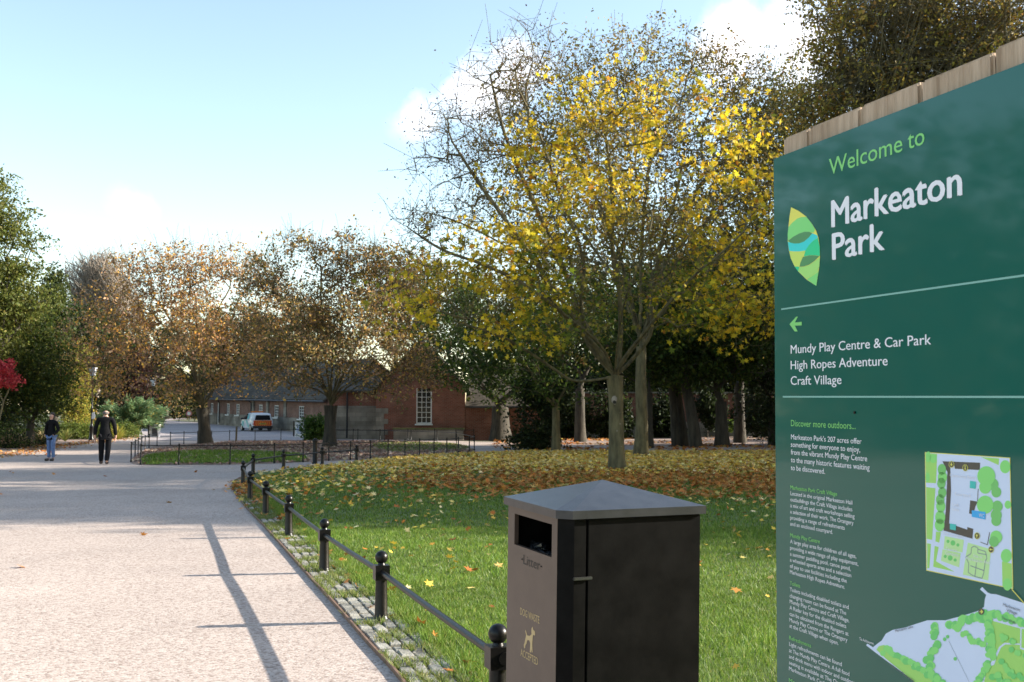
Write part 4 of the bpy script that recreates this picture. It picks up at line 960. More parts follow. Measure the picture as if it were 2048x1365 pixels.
for nd in M_stone.node_tree.nodes:
    if nd.type == 'TEX_BRICK': nd.inputs["Brick Width"].default_value = .7; nd.inputs["Row Height"].default_value = .28
M_slate = brick_mat("slate_roof", (.085, .073, .058), (.125, .108, .086), (.05, .044, .036), .45)
for nd in M_slate.node_tree.nodes:
    if nd.type == 'TEX_BRICK': nd.inputs["Brick Width"].default_value = .3; nd.inputs["Row Height"].default_value = .16; nd.inputs["Mortar Size"].default_value = .01
M_white = mat("white_paint", (.72, .71, .66), .5, .06)
M_glass = mat("window_glass", (.012, .014, .016), .06, .2, 2, spec=.18)
M_iron = mat("black_iron", (.007, .0065, .006), .33, .3, 25, .10, spec=.26)
M_gutter = mat("black_gutter", (.02, .02, .022), .45, .2)

def wall_mesh(name, w, z0, z1, holes, m, parent, thick=.35, y=0.0):
    """wall along local x with real openings; the face looks along -y"""
    xs = sorted({0.0, w, *[h[0] for h in holes], *[h[2] for h in holes]}); zs = sorted({z0, z1, *[h[1] for h in holes if z0 < h[1] < z1], *[h[3] for h in holes if z0 < h[3] < z1]})
    b = MB()
    for i in range(len(xs) - 1):
        for k in range(len(zs) - 1):
            cx, cz = (xs[i] + xs[i + 1]) / 2, (zs[k] + zs[k + 1]) / 2
            if any(h[0] < cx < h[2] and h[1] < cz < h[3] for h in holes): continue
            b.box((cx, y + thick / 2, cz), (xs[i + 1] - xs[i], thick, zs[k + 1] - zs[k]))
    return b.build(name, m, parent)
def window(parent, x0, z0, x1, z1, nx, nz, y=.09, bar=.035, frame=.07, sill=True, name="window"):
    b = MB(); w, h = x1 - x0, z1 - z0; cx, cz = (x0 + x1) / 2, (z0 + z1) / 2
    b.box((x0 + frame / 2, y, cz), (frame, .08, h)); b.box((x1 - frame / 2, y, cz), (frame, .08, h))
    b.box((cx, y, z0 + frame / 2), (w - 2 * frame, .08, frame)); b.box((cx, y, z1 - frame / 2), (w - 2 * frame, .08, frame))
    for k in range(1, nx): b.box((x0 + frame + (w - 2 * frame) * k / nx, y + .003, cz), (bar, .05, h - 2 * frame))
    for k in range(1, nz): b.box((cx, y + .001, z0 + frame + (h - 2 * frame) * k / nz), (w - 2 * frame, .044, bar))
    o = b.build(name, M_white, parent)
    g_ = MB(); g_.box((cx, y + .015, cz), (w - 2 * frame, .012, h - 2 * frame)); g_.build("pane", M_glass, o)
    if sill: s_ = MB(); s_.box((cx, y - .11, z0 - .045), (w + .12, .22, .09)); s_.build("sill", M_white, o)
    return o
def roof_slope(b, x0, x1, y0, z0, y1, z1, t=.12):
    d = Vector((0, y1 - y0, z1 - z0)).normalized(); nrm = Vector((0, -d.z, d.y)) * t
    pts = [Vector((x0, y0, z0)), Vector((x0, y1, z1)), Vector((x1, y1, z1)), Vector((x1, y0, z0))]
    b.add(pts + [p + nrm for p in pts], [(0, 1, 2, 3), (7, 6, 5, 4), (0, 4, 5, 1), (1, 5, 6, 2), (2, 6, 7, 3), (3, 7, 4, 0)])
# low range running away to the left
wA = at(655, 880, 80.5); wB = at(414, 848, 108); A2 = Vector((wA.x, wA.y)); B2 = Vector((wB.x, wB.y)); WL = (B2 - A2).length; wd_ = (B2 - A2) / WL
def on_range(px):                       # distance along the range's front at a pixel column
    r = ray(px, 840); t = r[0] / r[1]
    return (t * A2.y - A2.x) / (wd_.x - t * wd_.y)
wing = empty("brick_range", (B2.x, B2.y, 0), "long low brown brick and stone range with white windows behind the parked van", "building")
WDZ = .52                                # the range steps up with the drive: its floor line climbs to the far end
ex = Vector((A2.x - B2.x, A2.y - B2.y, -WDZ)).normalized(); ey = Vector((0, 0, 1)).cross(ex).normalized(); ezv = ex.cross(ey)
wing.matrix_world = Matrix(((ex.x, ey.x, ezv.x, B2.x), (ex.y, ey.y, ezv.y, B2.y), (ex.z, ey.z, ezv.z, WDZ), (0, 0, 0, 1)))
holes = []; wins = []
for px, hw in ((602, .62), (552, .58), (520.5, .58), (475, .55), (455.5, .50), (423, .5)):
    sx = WL - on_range(px)
    holes.append((sx - hw, 1.08, sx + hw, 2.08))
dx = WL - on_range(436); holes.append((dx - .42, .12, dx + .42, 2.12))
STZ = 1.15
wall_mesh("stone_plinth", WL, -.4, STZ, [h for h in holes if h[1] < STZ], M_stone, wing, .42, -.07)
wall_mesh("wall", WL, STZ, 2.6, [(h[0], max(h[1], STZ), h[2], h[3]) for h in holes], M_brick_dull, wing)
for h in holes[:-1]: window(wing, *h, 3, 4)
b = MB(); h = holes[-1]; b.box(((h[0] + h[2]) / 2, .1, (h[1] + h[3]) / 2), (h[2] - h[0], .06, h[3] - h[1])); b.build("door", M_white, wing)
b = MB(); roof_slope(b, -.3, WL + .2, -.35, 2.5, 3.6, 5.6); roof_slope(b, -.3, WL + .2, 7.6, 2.5, 3.66, 5.6); b.build("roof", M_slate, wing)
b = MB(); b.tube([(-.3, -.42, 2.46), (WL + .2, -.42, 2.46)], .075, 6); b.build("gutter", M_gutter, wing)
for px in (437.5, 505):
    sx = WL - on_range(px) + (.6 if px < 450 else 0); b = MB(); b.tube([(sx, -.4, 2.44), (sx, -.16, 2.2), (sx, -.16, .3)], .06, 6); b.build("downpipe", M_gutter, wing)
b = MB(); b.box((WL * .5, 3.8, 2.7), (WL - .2, 7.0, .1)); b.build("ceiling", M_white, wing)
for x_ in (.15, WL - .15):
    b = MB(); b.prism([(x_ - .15, .36, -.3), (x_ - .15, 7.4, -.3), (x_ - .15, 7.4, 2.45), (x_ - .15, 3.65, 5.4), (x_ - .15, .36, 2.45)], (.3, 0, 0)); b.build("end_wall", M_brick_dull, wing)
# pilaster strips of stone between bays
for px in (571, 536, 507):
    sx = WL - on_range(px); b = MB(); b.box((sx, -.055, 1.85), (.55, .1, 1.38)); b.build("pilaster", M_stone, wing)

# gabled block with the tall sash window, its link and its lower wing
GY = 67.5
def gx(px): return at(px, 850, GY).x
gable = empty("gable_building", (gx(752), GY, 0), "red brick gabled building with one tall white sash window and grey slate roofs", "building")
ox = gx(752); GW = gx(930) - ox
def gz(py): return at(840, py, GY).z
hole = (gx(832) - ox, gz(848), gx(863.5) - ox, gz(772))
wall_mesh("wall", GW, -.3, gz(777), [hole], M_brick, gable, .4)
ap = (GW / 2, gz(683)); ez = gz(777)
b = MB(); b.prism([(0, 0, ez), (GW, 0, ez), (ap[0], 0, ap[1])], (0, .4, 0)); b.build("gable", M_brick, gable)
window(gable, *hole, 3, 7, y=.1, bar=.03, frame=.075)
b = MB()
for x0_, z0_, x1_, z1_ in ((-.35, ez - .38, ap[0], ap[1] + .02), (GW + .35, ez - .38, ap[0], ap[1] + .02)):
    b.prism([(x0_, -.18, z0_), (x1_, -.18, z1_), (x1_, -.18, z1_ + .16), (x0_, -.18, z0_ + .16)], (0, 12, 0))
b.build("roof", M_slate, gable)
b = MB()
for k in range(6):
    w_ = .75 if k % 2 else .5; b.box((w_ / 2 - .012, -.012, .16 + k * .32), (w_, .06, .315))
b.build("quoins", M_stone, gable)
# link block to the left: brick above rough stone
LW = ox - gx(655) - .01; lx = gx(655) - ox
for z0_, z1_, m_, nm, yy in ((-.3, gz(812), M_stone, "stone_wall", 1.0), (gz(812), gz(782), M_brick, "upper_wall", 1.05)):
    b = MB(); b.box((lx + LW / 2, yy + .2, (z0_ + z1_) / 2), (LW, .4, z1_ - z0_)); b.build(nm, m_, gable)
b = MB(); roof_slope(b, lx - .2, -.02, .8, gz(785), 5.5, gz(735)); b.build("link_roof", M_slate, gable)
b = MB(); b.tube([(lx + 1.05, .9, 2.9), (lx + 1.05, .9, .1)], .06, 6); b.build("downpipe", M_gutter, gable)
# lower wing to the right
RW = gx(1075) - gx(930)
b = MB(); b.box((GW + RW / 2 + .01, .3, (gz(814) - .3) / 2), (RW, .4, gz(814) + .3)); b.build("side_wall", M_brick, gable)
b = MB(); roof_slope(b, GW + .02, GW + RW + .2, -.2, gz(816), 5.2, gz(722)); b.build("side_roof", M_slate, gable)
b = MB(); b.tube([(GW + .3, -.28, gz(815)), (GW + RW, -.28, gz(815))], .06, 6); b.build("gutter", M_gutter, gable)
# mossy stone bench-wall below the tall window
lw = empty("low_wall", (gx(790), GY - .9, 0), "low mossy stone wall running along the foot of the gable below its tall window", "wall")
b = MB(); b.box((2.1, .2, .33), (4.2, .4, .66)); b.build("stonework", M_stone, lw, bevel=.02)
b = MB(); b.box((2.1, .2, .70), (4.3, .5, .08)); b.build("coping", mat("mossy_coping", (.10, .11, .04), .95, .4, 4), lw, bevel=.01)
# garden wall through the wood
gw_ = empty("garden_wall", (gx(1078), 74.5, 0), "old red brick garden wall with pale patches running behind the wood's trunks", "wall")
GWL = 36
b = MB(); b.box((GWL / 2, .2, 2.0), (GWL, .4, 1.9)); b.build("brickwork", M_brick, gw_)
b = MB(); b.box((GWL / 2, .2, .5), (GWL, .44, 1.1)); b.build("stone_base", M_stone, gw_)
b = MB(); b.box((GWL / 2, .2, 3.0), (GWL, .55, .1)); b.build("coping", M_stone, gw_)
# ---------------------------------------------------------------- railings and posts
def ball_post(parent, p, h=.56, r=.052):
    b = MB(); b.lathe([(.066, 0), (.066, .03), (r + .004, .045), (r, .06), (r - .006, h * .60)], 16, 0)
    b.box((0, 0, h * .60 + .055), (.115, .115, .115), 0)
    zt = h * .60 + .113
    prof = [(.032, zt), (.026, zt + .018)]; rb = .052; cz = h - rb
    for k in range(1, 12):
        t = -math.pi / 2 + math.pi * (k / 12) + .25 * (1 - k / 12)
        prof.append((rb * math.cos(t), cz + rb * math.sin(t)))
    b.lathe(prof, 16, 0)
    b.tube([(-.0585, -.02, h * .6 + .055), (-.066, -.02, h * .6 + .055)], .034, 12); b.tube([(.0585, .0, h * .6 + .055), (.066, .0, h * .6 + .055)], .034, 12)
    o = b.build("post", M_iron, parent, smooth=True); o.location = p
    return o
def aim(o, d): o.rotation_euler.z = math.atan2(d.y, d.x)
lawn_posts = [gp(*p) for p in ((996, 1468), (762, 1245), (648, 1147), (577, 1075), (531, 1032), (500, 1002), (486, 971), (506, 950), (567, 938), (644.5, 930), (713, 923.6))]
fr = empty("ball_top_railing", lawn_posts[0], "glossy black low railing with ball topped posts along the kerb of the lawn", "railing")
org = lawn_posts[0]
for i, p in enumerate(lawn_posts):
    d = (lawn_posts[min(i + 1, len(lawn_posts) - 1)] - lawn_posts[max(0, i - 1)])
    o = ball_post(fr, p - org); aim(o, d)
for i in range(len(lawn_posts) - 1):
    p, q = lawn_posts[i] - org, lawn_posts[i + 1] - org; d = (q - p).normalized()
    b = MB(); z = Vector((0, 0, .56 * .6 + .055)); b.tube([p + z + d * .06, (p + q) / 2 + z - Vector((0, 0, .004)), q + z - d * .06], .022, 12); b.build("rail", M_iron, fr, smooth=True)
def railing(name, pts, lab, h=.66, group=None, gaps=(), closed=False, r=.022, rz=.90):
    org = pts[0]; root = empty(name, org, lab, "railing", group)
    for p in pts:
        b = MB(); b.lathe([(r * 1.6, -.05), (r * 1.6, .05), (r, .07), (r, h - .03), (r * 1.5, h - .02), (r * 1.4, h)], 8); o = b.build("post", M_iron, root, smooth=True); o.location = p - org
    n = len(pts)
    for i in range(n if closed else n - 1):
        if i in gaps: continue
        p, q = pts[i] - org, pts[(i + 1) % n] - org
        b = MB(); z = Vector((0, 0, h * rz)); b.tube([p + z, q + z], r * .75, 6); b.build("rail", M_iron, root, smooth=True)
    return root
railing("island_railing", [gp(*p, .014) for p in isl_px], "thin black metal railing running all round the leafy island with two park trees", closed=True, gaps=(30,))
railing("gable_railing", [at(px, py, 66.2 + 0 * px) for px, py in ()] or [Vector((gx(px), GY - 2.0, 0)) for px in (672, 716, 768, 822, 874, 915, 950)], "thin black railing in front of the stone wall and gable, behind the island", h=.7)
railing("drive_railing", [Vector((at(px, 845, 122).x, 122, ground_z(122))) for px in (300, 328, 358, 389, 420, 452)], "black railing across the far end of the drive beyond the left park tree", h=.62, r=.04)
railing("bed_railing", [gp(px, py) for px, py in ((238, 876.5), (249, 874.5), (262, 872.5), (270, 871), (283, 868.5), (297, 866.5))], "short black railing under the juniper along the path edge", h=.62, r=.03)
# wide bollard, timber stake
def bollard(name, p, h, r, lab, m=M_iron):
    b = MB(); b.lathe([(r * 1.15, -.03), (r * 1.15, .05), (r, .07), (r * .94, h * .86), (r * 1.15, h * .88), (r * 1.15, h * .93), (r * .9, h * .95), (r * .75, h), (.01, h + .01)], 16)
    o = b.build(name, m, None, smooth=True); o.location = p
    return tag(o, lab, "bollard")
bollard("bollard", gp(629.5, 928.5), .82, .075, "thick black bollard standing on the path in front of the round green bush")
bollard("bollard", gp(278 + 1, 868.5) if False else base_at(297, 73), .85, .07, "slim black bollard by the pale litter bin at the end of the juniper")
b = MB(); b.box((0, 0, .42), (.09, .09, .9), M=Matrix.Rotation(.03, 3, 'Y')); o = b.build("timber_stake", mat("weathered_timber", (.16, .13, .07), .9, .3, 6), None, bevel=.008); o.location = gp(472.5, 884); tag(o, "short weathered timber stake standing upright behind the island", "stake")
# pale litter bin by the drive
bn = empty("litter_bin", base_at(309, 74), "small pale grey litter bin with a dark panel beside the drive, right of the juniper", "bin")
b = MB(); b.box((0, 0, .4), (.62, .5, .8)); b.build("body", mat("pale_grey_paint", (.5, .5, .52), .5), bn, bevel=.03)
b = MB(); b.box((.06, -.258, .36), (.34, .012, .5)); b.build("panel", mat("dark_panel", (.05, .05, .055), .5), bn)
b = MB(); b.box((0, 0, .83), (.7, .58, .06)); b.build("lid", M_white, bn, bevel=.02)

# ---------------------------------------------------------------- lamp posts
M_lampglass = mat("lantern_glass", (.55, .58, .6), .1, .1, 3, spec=.6)
def lamp(px, Y, h, lab):
    root = empty("lamp_post", base_at(px, Y), lab, "lamp post", "heritage lamp posts beside the path")
    b = MB(); b.lathe([(.16, 0), (.16, .12), (.12, .2), (.115, .75), (.14, .8), (.09, .88), (.07, 1.0), (.055, 1.9), (.075, 1.93), (.05, 2.0), (.042, h - .9), (.07, h - .86), (.04, h - .8), (.04, h - .72)], 12)
    b.tube([(-.3, 0, h - .98), (.3, 0, h - .98)], .018, 6)
    b.build("column", M_iron, root, smooth=True)
    b = MB(); s4 = lambda r, z: [(r, r, z), (-r, r, z), (-r, -r, z), (r, -r, z)]
    z0, z1 = h - .70, h - .20
    b.add(s4(.105, z0) + s4(.20, z1), [(0, 1, 5, 4), (1, 2, 6, 5), (2, 3, 7, 6), (3, 0, 4, 7), (3, 2, 1, 0), (4, 5, 6, 7)]); lan = b.build("lantern", M_lampglass, root)
    b = MB(); b.add(s4(.235, z1 + .002) + s4(.10, z1 + .14) + s4(.03, z1 + .2), [(3, 2, 1, 0)] + [(4 * r + i, 4 * r + (i + 1) % 4, 4 * r + 4 + (i + 1) % 4, 4 * r + 4 + i) for r in (0, 1) for i in range(4)] + [(8, 9, 10, 11)])
    for sx, sy in ((1, 1), (-1, 1), (-1, -1), (1, -1)): b.tube([(.11 * sx, .11 * sy, z0), (.205 * sx, .205 * sy, z1)], .012, 4)
    b.box((0, 0, z0 - .015), (.24, .24, .03)); b.lathe([(.02, z1 + .2), (.035, z1 + .24), (.005, z1 + .3)], 8)
    b.build("frame", M_iron, lan)
    return root
lp = lamp(182, 66, 4.55, "black heritage lamp post behind the walking man, paper notice on its column")
b = MB(); b.prism([(0, 0, 0), (.17, 0, .02), (.22, 0, .22), (.14, 0, .42), (.02, 0, .36)], (0, .01, 0)); o = b.build("paper_notice", mat("white_paper", (.8, .82, .84), .7, .04), None); o.location = Vector(lp.location) + Vector((.03, -.12, 1.28)); tag(o, "white paper notice flapping on the column of the nearer lamp post", "notice")
lamp(303, 92, 4.3, "far heritage lamp post standing behind the juniper in front of the left park tree")
# far end of the drive: round sign and a dark pushchair-like shape are kept as the plain things they read as
rs = empty("round_sign", Vector((at(378, 845, 126).x, 126, .74)), "small round pink rimmed road sign at the far end of the drive", "sign")
b = MB(); b.tube([(0, 0, 0), (0, 0, 1.1)], .04, 6); b.build("post", M_gutter, rs)
b = MB(); b.tube([(0, -.06, .82), (0, -.09, .82)], .32, 18); b.build("rim", mat("pink_red_paint", (.55, .17, .18), .5), rs)
b = MB(); b.tube([(0, -.092, .82), (0, -.10, .82)], .2, 18); b.build("disc", M_white, rs)
# white A-board by the building
ab = empty("sandwich_board", base_at(600, 74), "white sandwich board with blue writing half hidden behind the round green bush", "sign")
b = MB()
for s_ in (-1, 1): b.box((0, s_ * .14, .5), (.62, .03, 1.02), M=Matrix.Rotation(s_ * .2, 3, 'X'))
b.build("boards", M_white, ab)
b = MB()
for k, w_ in enumerate((.42, .34, .44, .38, .30)):
    z = .82 - k * .13; b.box((-.02, -.14 - .0 - (.5 - z) * .2 - .0225 - .004, z), (w_, .006, .05), M=Matrix.Rotation(-.2, 3, 'X'))
b.build("writing", mat("blue_ink", (.10, .2, .42), .6), ab)
b = MB(); b.lathe([(.06, 0), (.06, .9), (.02, .94)], 8); o = b.build("blue_post", mat("blue_black_paint", (.012, .02, .05), .4), None, smooth=True); o.location = base_at(639, 73); tag(o, "dark blue post beside the round green bush, right of the white board", "post")
b = MB(); b.lathe([(.05, 0), (.05, 1.0), (.07, 1.02), (.02, 1.08)], 8); o = b.build("iron_post", M_iron, None, smooth=True); o.location = base_at(587, 76); tag(o, "black iron post just left of the white board", "post")

# ---------------------------------------------------------------- parked van
vp = at(525, 868, 87.0); vz = ground_z(87.0) + .02
van = empty("van", (vp.x, 87.0, vz), "white van with turquoise side stripes and orange chevron tailgate parked on the drive", "van")
hd = Vector((-1.85, 3.3, 0)).normalized()
van.rotation_euler.z = math.atan2(hd.y, hd.x) - math.pi / 2          # local +y is forwards, origin under the rear bumper
M_vw = mat("white_car_paint", (.68, .70, .72), .25, .03, coat=.4); M_turq = mat("turquoise_vinyl", (.10, .42, .42), .35, .05)
M_tyre = mat("tyre_rubber", (.02, .02, .02), .85); M_rim = mat("wheel_rim", (.35, .36, .37), .35, .1, metal=.7); M_redlens = mat("red_lens", (.45, .02, .02), .2)
M_org = mat("orange_vinyl", (.75, .22, .02), .4, .05); M_redv = mat("red_vinyl", (.5, .05, .02), .4, .05); M_plate = mat("yellow_plate", (.65, .48, .06), .45, .04); M_blackplastic = mat("black_plastic", (.025, .025, .027), .6)
secs = [  # y, half width sill, belt, roof; z sill, belt, roof
    (.00, .76, .80, .60, .34, .86, 1.30), (.12, .79, .815, .64, .28, .90, 1.42), (.9, .80, .82, .64, .25, .92, 1.46), (1.8, .80, .82, .63, .25, .92, 1.45),
    (2.25, .80, .815, .60, .25, .93, 1.36), (2.95, .79, .80, .62, .26, .92, .955), (3.5, .75, .75, .56, .28, .78, .84), (3.78, .62, .62, .45, .32, .62, .70)]
V = []
for (y, a, bl, rf, zs_, zb, zr) in secs:
    ring = [(-a * .96, zs_), (-a, zs_ + .12), (-bl, (zs_ + zb) / 2 + .1), (-bl * .985, zb), (-rf * 1.04, zr - .06), (-rf * .85, zr), (0, zr + .025), (rf * .85, zr), (rf * 1.04, zr - .06), (bl * .985, zb), (bl, (zs_ + zb) / 2 + .1), (a, zs_ + .12), (a * .96, zs_)]
    V += [(x, y, z) for x, z in ring]
k = 13; fs = [(i * k + j, i * k + (j + 1) % k, (i + 1) * k + (j + 1) % k, (i + 1) * k + j) for i in range(len(secs) - 1) for j in range(k)] + [tuple(range(k - 1, -1, -1)), tuple(range((len(secs) - 1) * k, len(secs) * k))]
b = MB(); b.add(V, fs); b.build("body", M_vw, van, smooth=True)
b = MB(); b.prism([(-.62, -.004, .89), (.62, -.004, .89), (.54, -.004, 1.26), (-.54, -.004, 1.26)], (0, -.014, 0)); b.build("rear_window", M_glass, van)
tg = MB(); tg.prism([(-.70, -.004, .44), (.70, -.004, .44), (.72, -.004, .86), (-.72, -.004, .86)], (0, -.012, 0)); tgo = tg.build("tailgate", M_org, van)
b = MB()
for s_ in (-1, 1):
    for i in range(4):
        x0 = s_ * (.08 + i * .17); x1 = s_ * (.08 + i * .17 + .085)
        pts = [(x0, -.020, .45), (x1, -.020, .45), (min(.70, abs(x1) + .20) * s_ if False else x1 - s_ * .0, -.020, .66), (x0, -.020, .66)]
        b.prism([(x0 - s_ * .06, -.0185, .85), (x1 - s_ * .06, -.0185, .85), (x1, -.0185, .645), (x0, -.0185, .645)], (0, -.003, 0)); b.prism([(x0, -.0185, .645), (x1, -.0185, .645), (x1 - s_ * .06, -.0185, .45), (x0 - s_ * .06, -.0185, .45)], (0, -.003, 0))
b.build("chevrons", M_redv, tgo)
b = MB(); b.box((0, -.028, .60), (.52, .014, .12)); b.build("number_plate", M_plate, van)
b = MB(); b.box((0, -.036, .595), (.42, .004, .05)); b.build("plate_characters", M_blackplastic, van)
b = MB(); b.box((0, -.03, .845), (.10, .014, .07)); b.build("badge", M_rim, van, bevel=.006)
for s_ in (-1, 1): b = MB(); b.prism([(s_ * .64, -.012, .52), (s_ * .80, .03, .52), (s_ * .80, .05, .84), (s_ * .66, -.012, .84)], (0, -.02, 0)); b.build("tail_light", M_redlens, van)
b = MB(); b.box((0, .02, .335), (1.6, .16, .2)); b.build("bumper", M_blackplastic, van, bevel=.03)
for s_ in (-1, 1):
    for y in (.58, 3.05):
        b = MB(); b.tube([(s_ * .64, y, .29), (s_ * .825, y, .29)], .29, 20); w = b.build("wheel", M_tyre, van, smooth=True)
        b = MB(); b.tube([(s_ * .827, y, .29), (s_ * .835, y, .29)], .19, 16); b.build("rim", M_rim, w)
    b = MB(); b.prism([(s_ * .822, 1.55, .94), (s_ * .815, 2.72, .94), (s_ * .665, 2.12, 1.34), (s_ * .675, 1.62, 1.37)], (s_ * .012, 0, 0)); b.build("side_window", M_glass, van)
    b = MB(); b.prism([(s_ * .826, .75, .32), (s_ * .826, 1.25, .32), (s_ * .826, 2.0, .90), (s_ * .826, 1.5, .90)], (s_ * .006, 0, 0)); b.prism([(s_ * .826, 2.35, .42), (s_ * .826, 2.95, .42), (s_ * .826, 2.9, .84), (s_ * .826, 2.35, .84)], (s_ * .006, 0, 0))
    b.prism([(s_ * .815, 1.0, .95), (s_ * .815, 1.45, .95), (s_ * .685, 1.5, 1.36), (s_ * .685, 1.2, 1.36)], (s_ * .01, 0, 0)); b.build("side_stripe", M_turq, van)
    b = MB(); b.box((s_ * .95, 2.45, 1.0), (.2, .1, .15)); b.build("mirror", M_blackplastic, van, bevel=.03)
b = MB(); b.prism([(-.58, 2.36, 1.32), (.58, 2.36, 1.32), (.66, 2.90, .98), (-.66, 2.90, .98)], (0, .02, .012)); b.build("windscreen", M_glass, van)
b = MB(); b.box((0, 1.55, 1.53), (1.0, .2, .09)); b.build("beacon_bar", mat("amber_beacon", (.7, .2, .02), .3), van, bevel=.03)

# ---------------------------------------------------------------- people
def skinned(name, chain, edges, m, parent, sub=2, root=0):
    """continuous surface grown round a skeleton of (x,y,z,rx[,ry]) joints"""
    me = bpy.data.meshes.new(name); me.from_pydata([c[:3] for c in chain], edges, []); me.update()
    o = bpy.data.objects.new(name, me); col.objects.link(o)
    md = o.modifiers.new("skin", 'SKIN'); md.use_smooth_shade = True; md.branch_smoothing = .6
    for i, c in enumerate(chain):
        sv_ = me.skin_vertices[0].data[i]; sv_.radius = (c[3], c[4] if len(c) > 4 else c[3]); sv_.use_root = (i == root)
    s2 = o.modifiers.new("sub", 'SUBSURF'); s2.levels = sub; s2.render_levels = sub
    bpy.context.view_layer.update()
    dg = bpy.context.evaluated_depsgraph_get()
    m2 = bpy.data.meshes.new_from_object(o.evaluated_get(dg)); m2.name = name
    bpy.data.objects.remove(o); m2.materials.clear(); m2.materials.append(m)
    for p in m2.polygons: p.use_smooth = True
    return link(bpy.data.objects.new(name, m2), parent)
M_skin = mat("skin", (.52, .30, .22), .55, .08, 12); M_hair = mat("dark_hair", (.035, .025, .022), .6, .3, 40, .5); M_blk = mat("black_cloth", (.009, .009, .010), .9, .25, 30, .3, spec=.1)
M_jeans = mat("blue_denim", (.075, .13, .27), .85, .25, 14, .3, c2=(.11, .18, .34)); M_shoe = mat("dark_shoe", (.03, .022, .02), .5); M_black_trouser = mat("black_trousers", (.009, .009, .011), .9, .25, 20, .3, spec=.1)
M_grey_hair = mat("cropped_grey_hair", (.10, .085, .075), .8, .3, 60)
def head(parent_, cx, cy, cz, s=1.0, face=-1):
    pass
def person(loc, lab, height, man):
    root = empty("person", loc, lab, "person")
    k = height / 1.75
    S = lambda rows: [tuple(v * k for v in r) for r in rows]
    if not man:   # woman facing the camera (-y), hands in jacket pockets, elbows out, feet close
        J = S([(0, 0, .93, .13, .10), (0, .0, 1.10, .115, .09), (0, 0, 1.30, .12, .08), (0, .0, 1.43, .05, .045), (0, -.01, 1.52, .05, .05), (0, -.02, 1.60, .073, .085), (0, -.015, 1.685, .07, .085),
               (.17, .01, 1.40, .052), (.27, .05, 1.13, .042), (.20, -.10, .97, .035), (.155, -.13, .93, .03), (-.17, .01, 1.40, .052), (-.27, .05, 1.13, .042), (-.20, -.10, .97, .035), (-.155, -.13, .93, .03),
               (.09, 0, .86, .085), (.095, -.03, .48, .058), (.09, .03, .10, .04), (.10, -.07, .04, .022), (-.09, 0, .86, .085), (-.10, .0, .48, .058), (-.10, .03, .10, .04), (-.115, -.07, .04, .022)])
        cut_j = [(1, 2), ]
    else:         # man seen from behind, walking away, arms hanging slightly away from the body
        J = S([(0, 0, .95, .15, .11), (0, .0, 1.12, .15, .105), (0, .01, 1.34, .14, .085), (0, .0, 1.47, .06, .055), (0, .01, 1.54, .06, .06), (0, .02, 1.62, .078, .092), (0, .02, 1.69, .072, .085),
               (.215, .0, 1.42, .062), (.29, -.03, 1.14, .05), (.305, .05, .90, .04), (.30, .08, .82, .035), (-.215, .0, 1.42, .062), (-.29, .02, 1.14, .05), (-.305, .0, .90, .04), (-.30, .01, .82, .035),
               (.10, 0, .88, .10), (.09, .06, .50, .065), (.07, -.10, .12, .045), (.075, -.03, .05, .024), (-.10, 0, .88, .10), (-.115, .10, .50, .065), (-.12, .16, .10, .045), (-.125, .21, .05, .024)])
    E_ = [(0, 1), (1, 2), (2, 3), (3, 4), (4, 5), (5, 6), (3, 7), (7, 8), (8, 9), (9, 10), (3, 11), (11, 12), (12, 13), (13, 14), (0, 15), (15, 16), (16, 17), (17, 18), (0, 19), (19, 20), (20, 21), (21, 22)]
    skinned("body", J, E_, M_skin, root)
    g_ = lambda i, d=.012: J[i][:3] + tuple(r + d * k for r in J[i][3:])
    f = -1 if not man else 1
    # jacket: torso and sleeves
    w_ = 1.0 if man else .86
    C = [(0, 0, .76 * k if not man else .82 * k, .20 * k, .15 * k), g_(0, .04), (0, 0, 1.12 * k, .165 * k * w_, .125 * k), (0, .005 * k, 1.32 * k, .185 * k * w_, .13 * k), (0, .005 * k, 1.42 * k, .16 * k * w_, .105 * k), (0, .005 * k, 1.475 * k, .095 * k, .08 * k), (0, .0, 1.515 * k, .072 * k, .07 * k),
         (J[7][0] * .8, J[7][1], 1.42 * k, .095 * k), g_(7, .024), g_(8, .022), (J[9][0], J[9][1], J[9][2], J[9][3] + .018 * k), (J[11][0] * .8, J[11][1], 1.42 * k, .095 * k), g_(11, .024), g_(12, .022), (J[13][0], J[13][1], J[13][2], J[13][3] + .018 * k)]
    if not man: C[10] = g_(10, .03); C[14] = g_(14, .03)
    skinned("jacket", C, [(0, 1), (1, 2), (2, 3), (3, 4), (4, 5), (5, 6), (4, 7), (7, 8), (8, 9), (9, 10), (4, 11), (11, 12), (12, 13), (13, 14)], M_blk, root, root=1)
    T = [(0, 0, .94 * k, .14 * k, .115 * k), g_(15, .016), g_(16, .018), g_(17, .022), g_(19, .016), g_(20, .018), g_(21, .022)]
    if man:
        for i in (3, 6): T[i] = (T[i][0], T[i][1], T[i][2] - .03 * k, .072 * k)
        for i in (2, 5): T[i] = T[i][:3] + (.092 * k,)
    skinned("jeans" if not man else "trousers", T, [(0, 1), (1, 2), (2, 3), (0, 4), (4, 5), (5, 6)], M_jeans if not man else M_black_trouser, root)
    for i in (18, 22):
        p = J[i]; q = J[i - 1]; dy = f * .085 * k
        skinned("shoe", [(p[0], p[1] - f * .07 * k, p[2] + .015 * k, .058 * k), (p[0], p[1], p[2] + .015 * k, .060 * k, .055 * k), (p[0], p[1] + dy * .9, p[2] + .003 * k, .052 * k, .042 * k)], [(0, 1), (1, 2)], M_shoe, root, root=1)
    hz, hy = J[5][2], J[5][1]
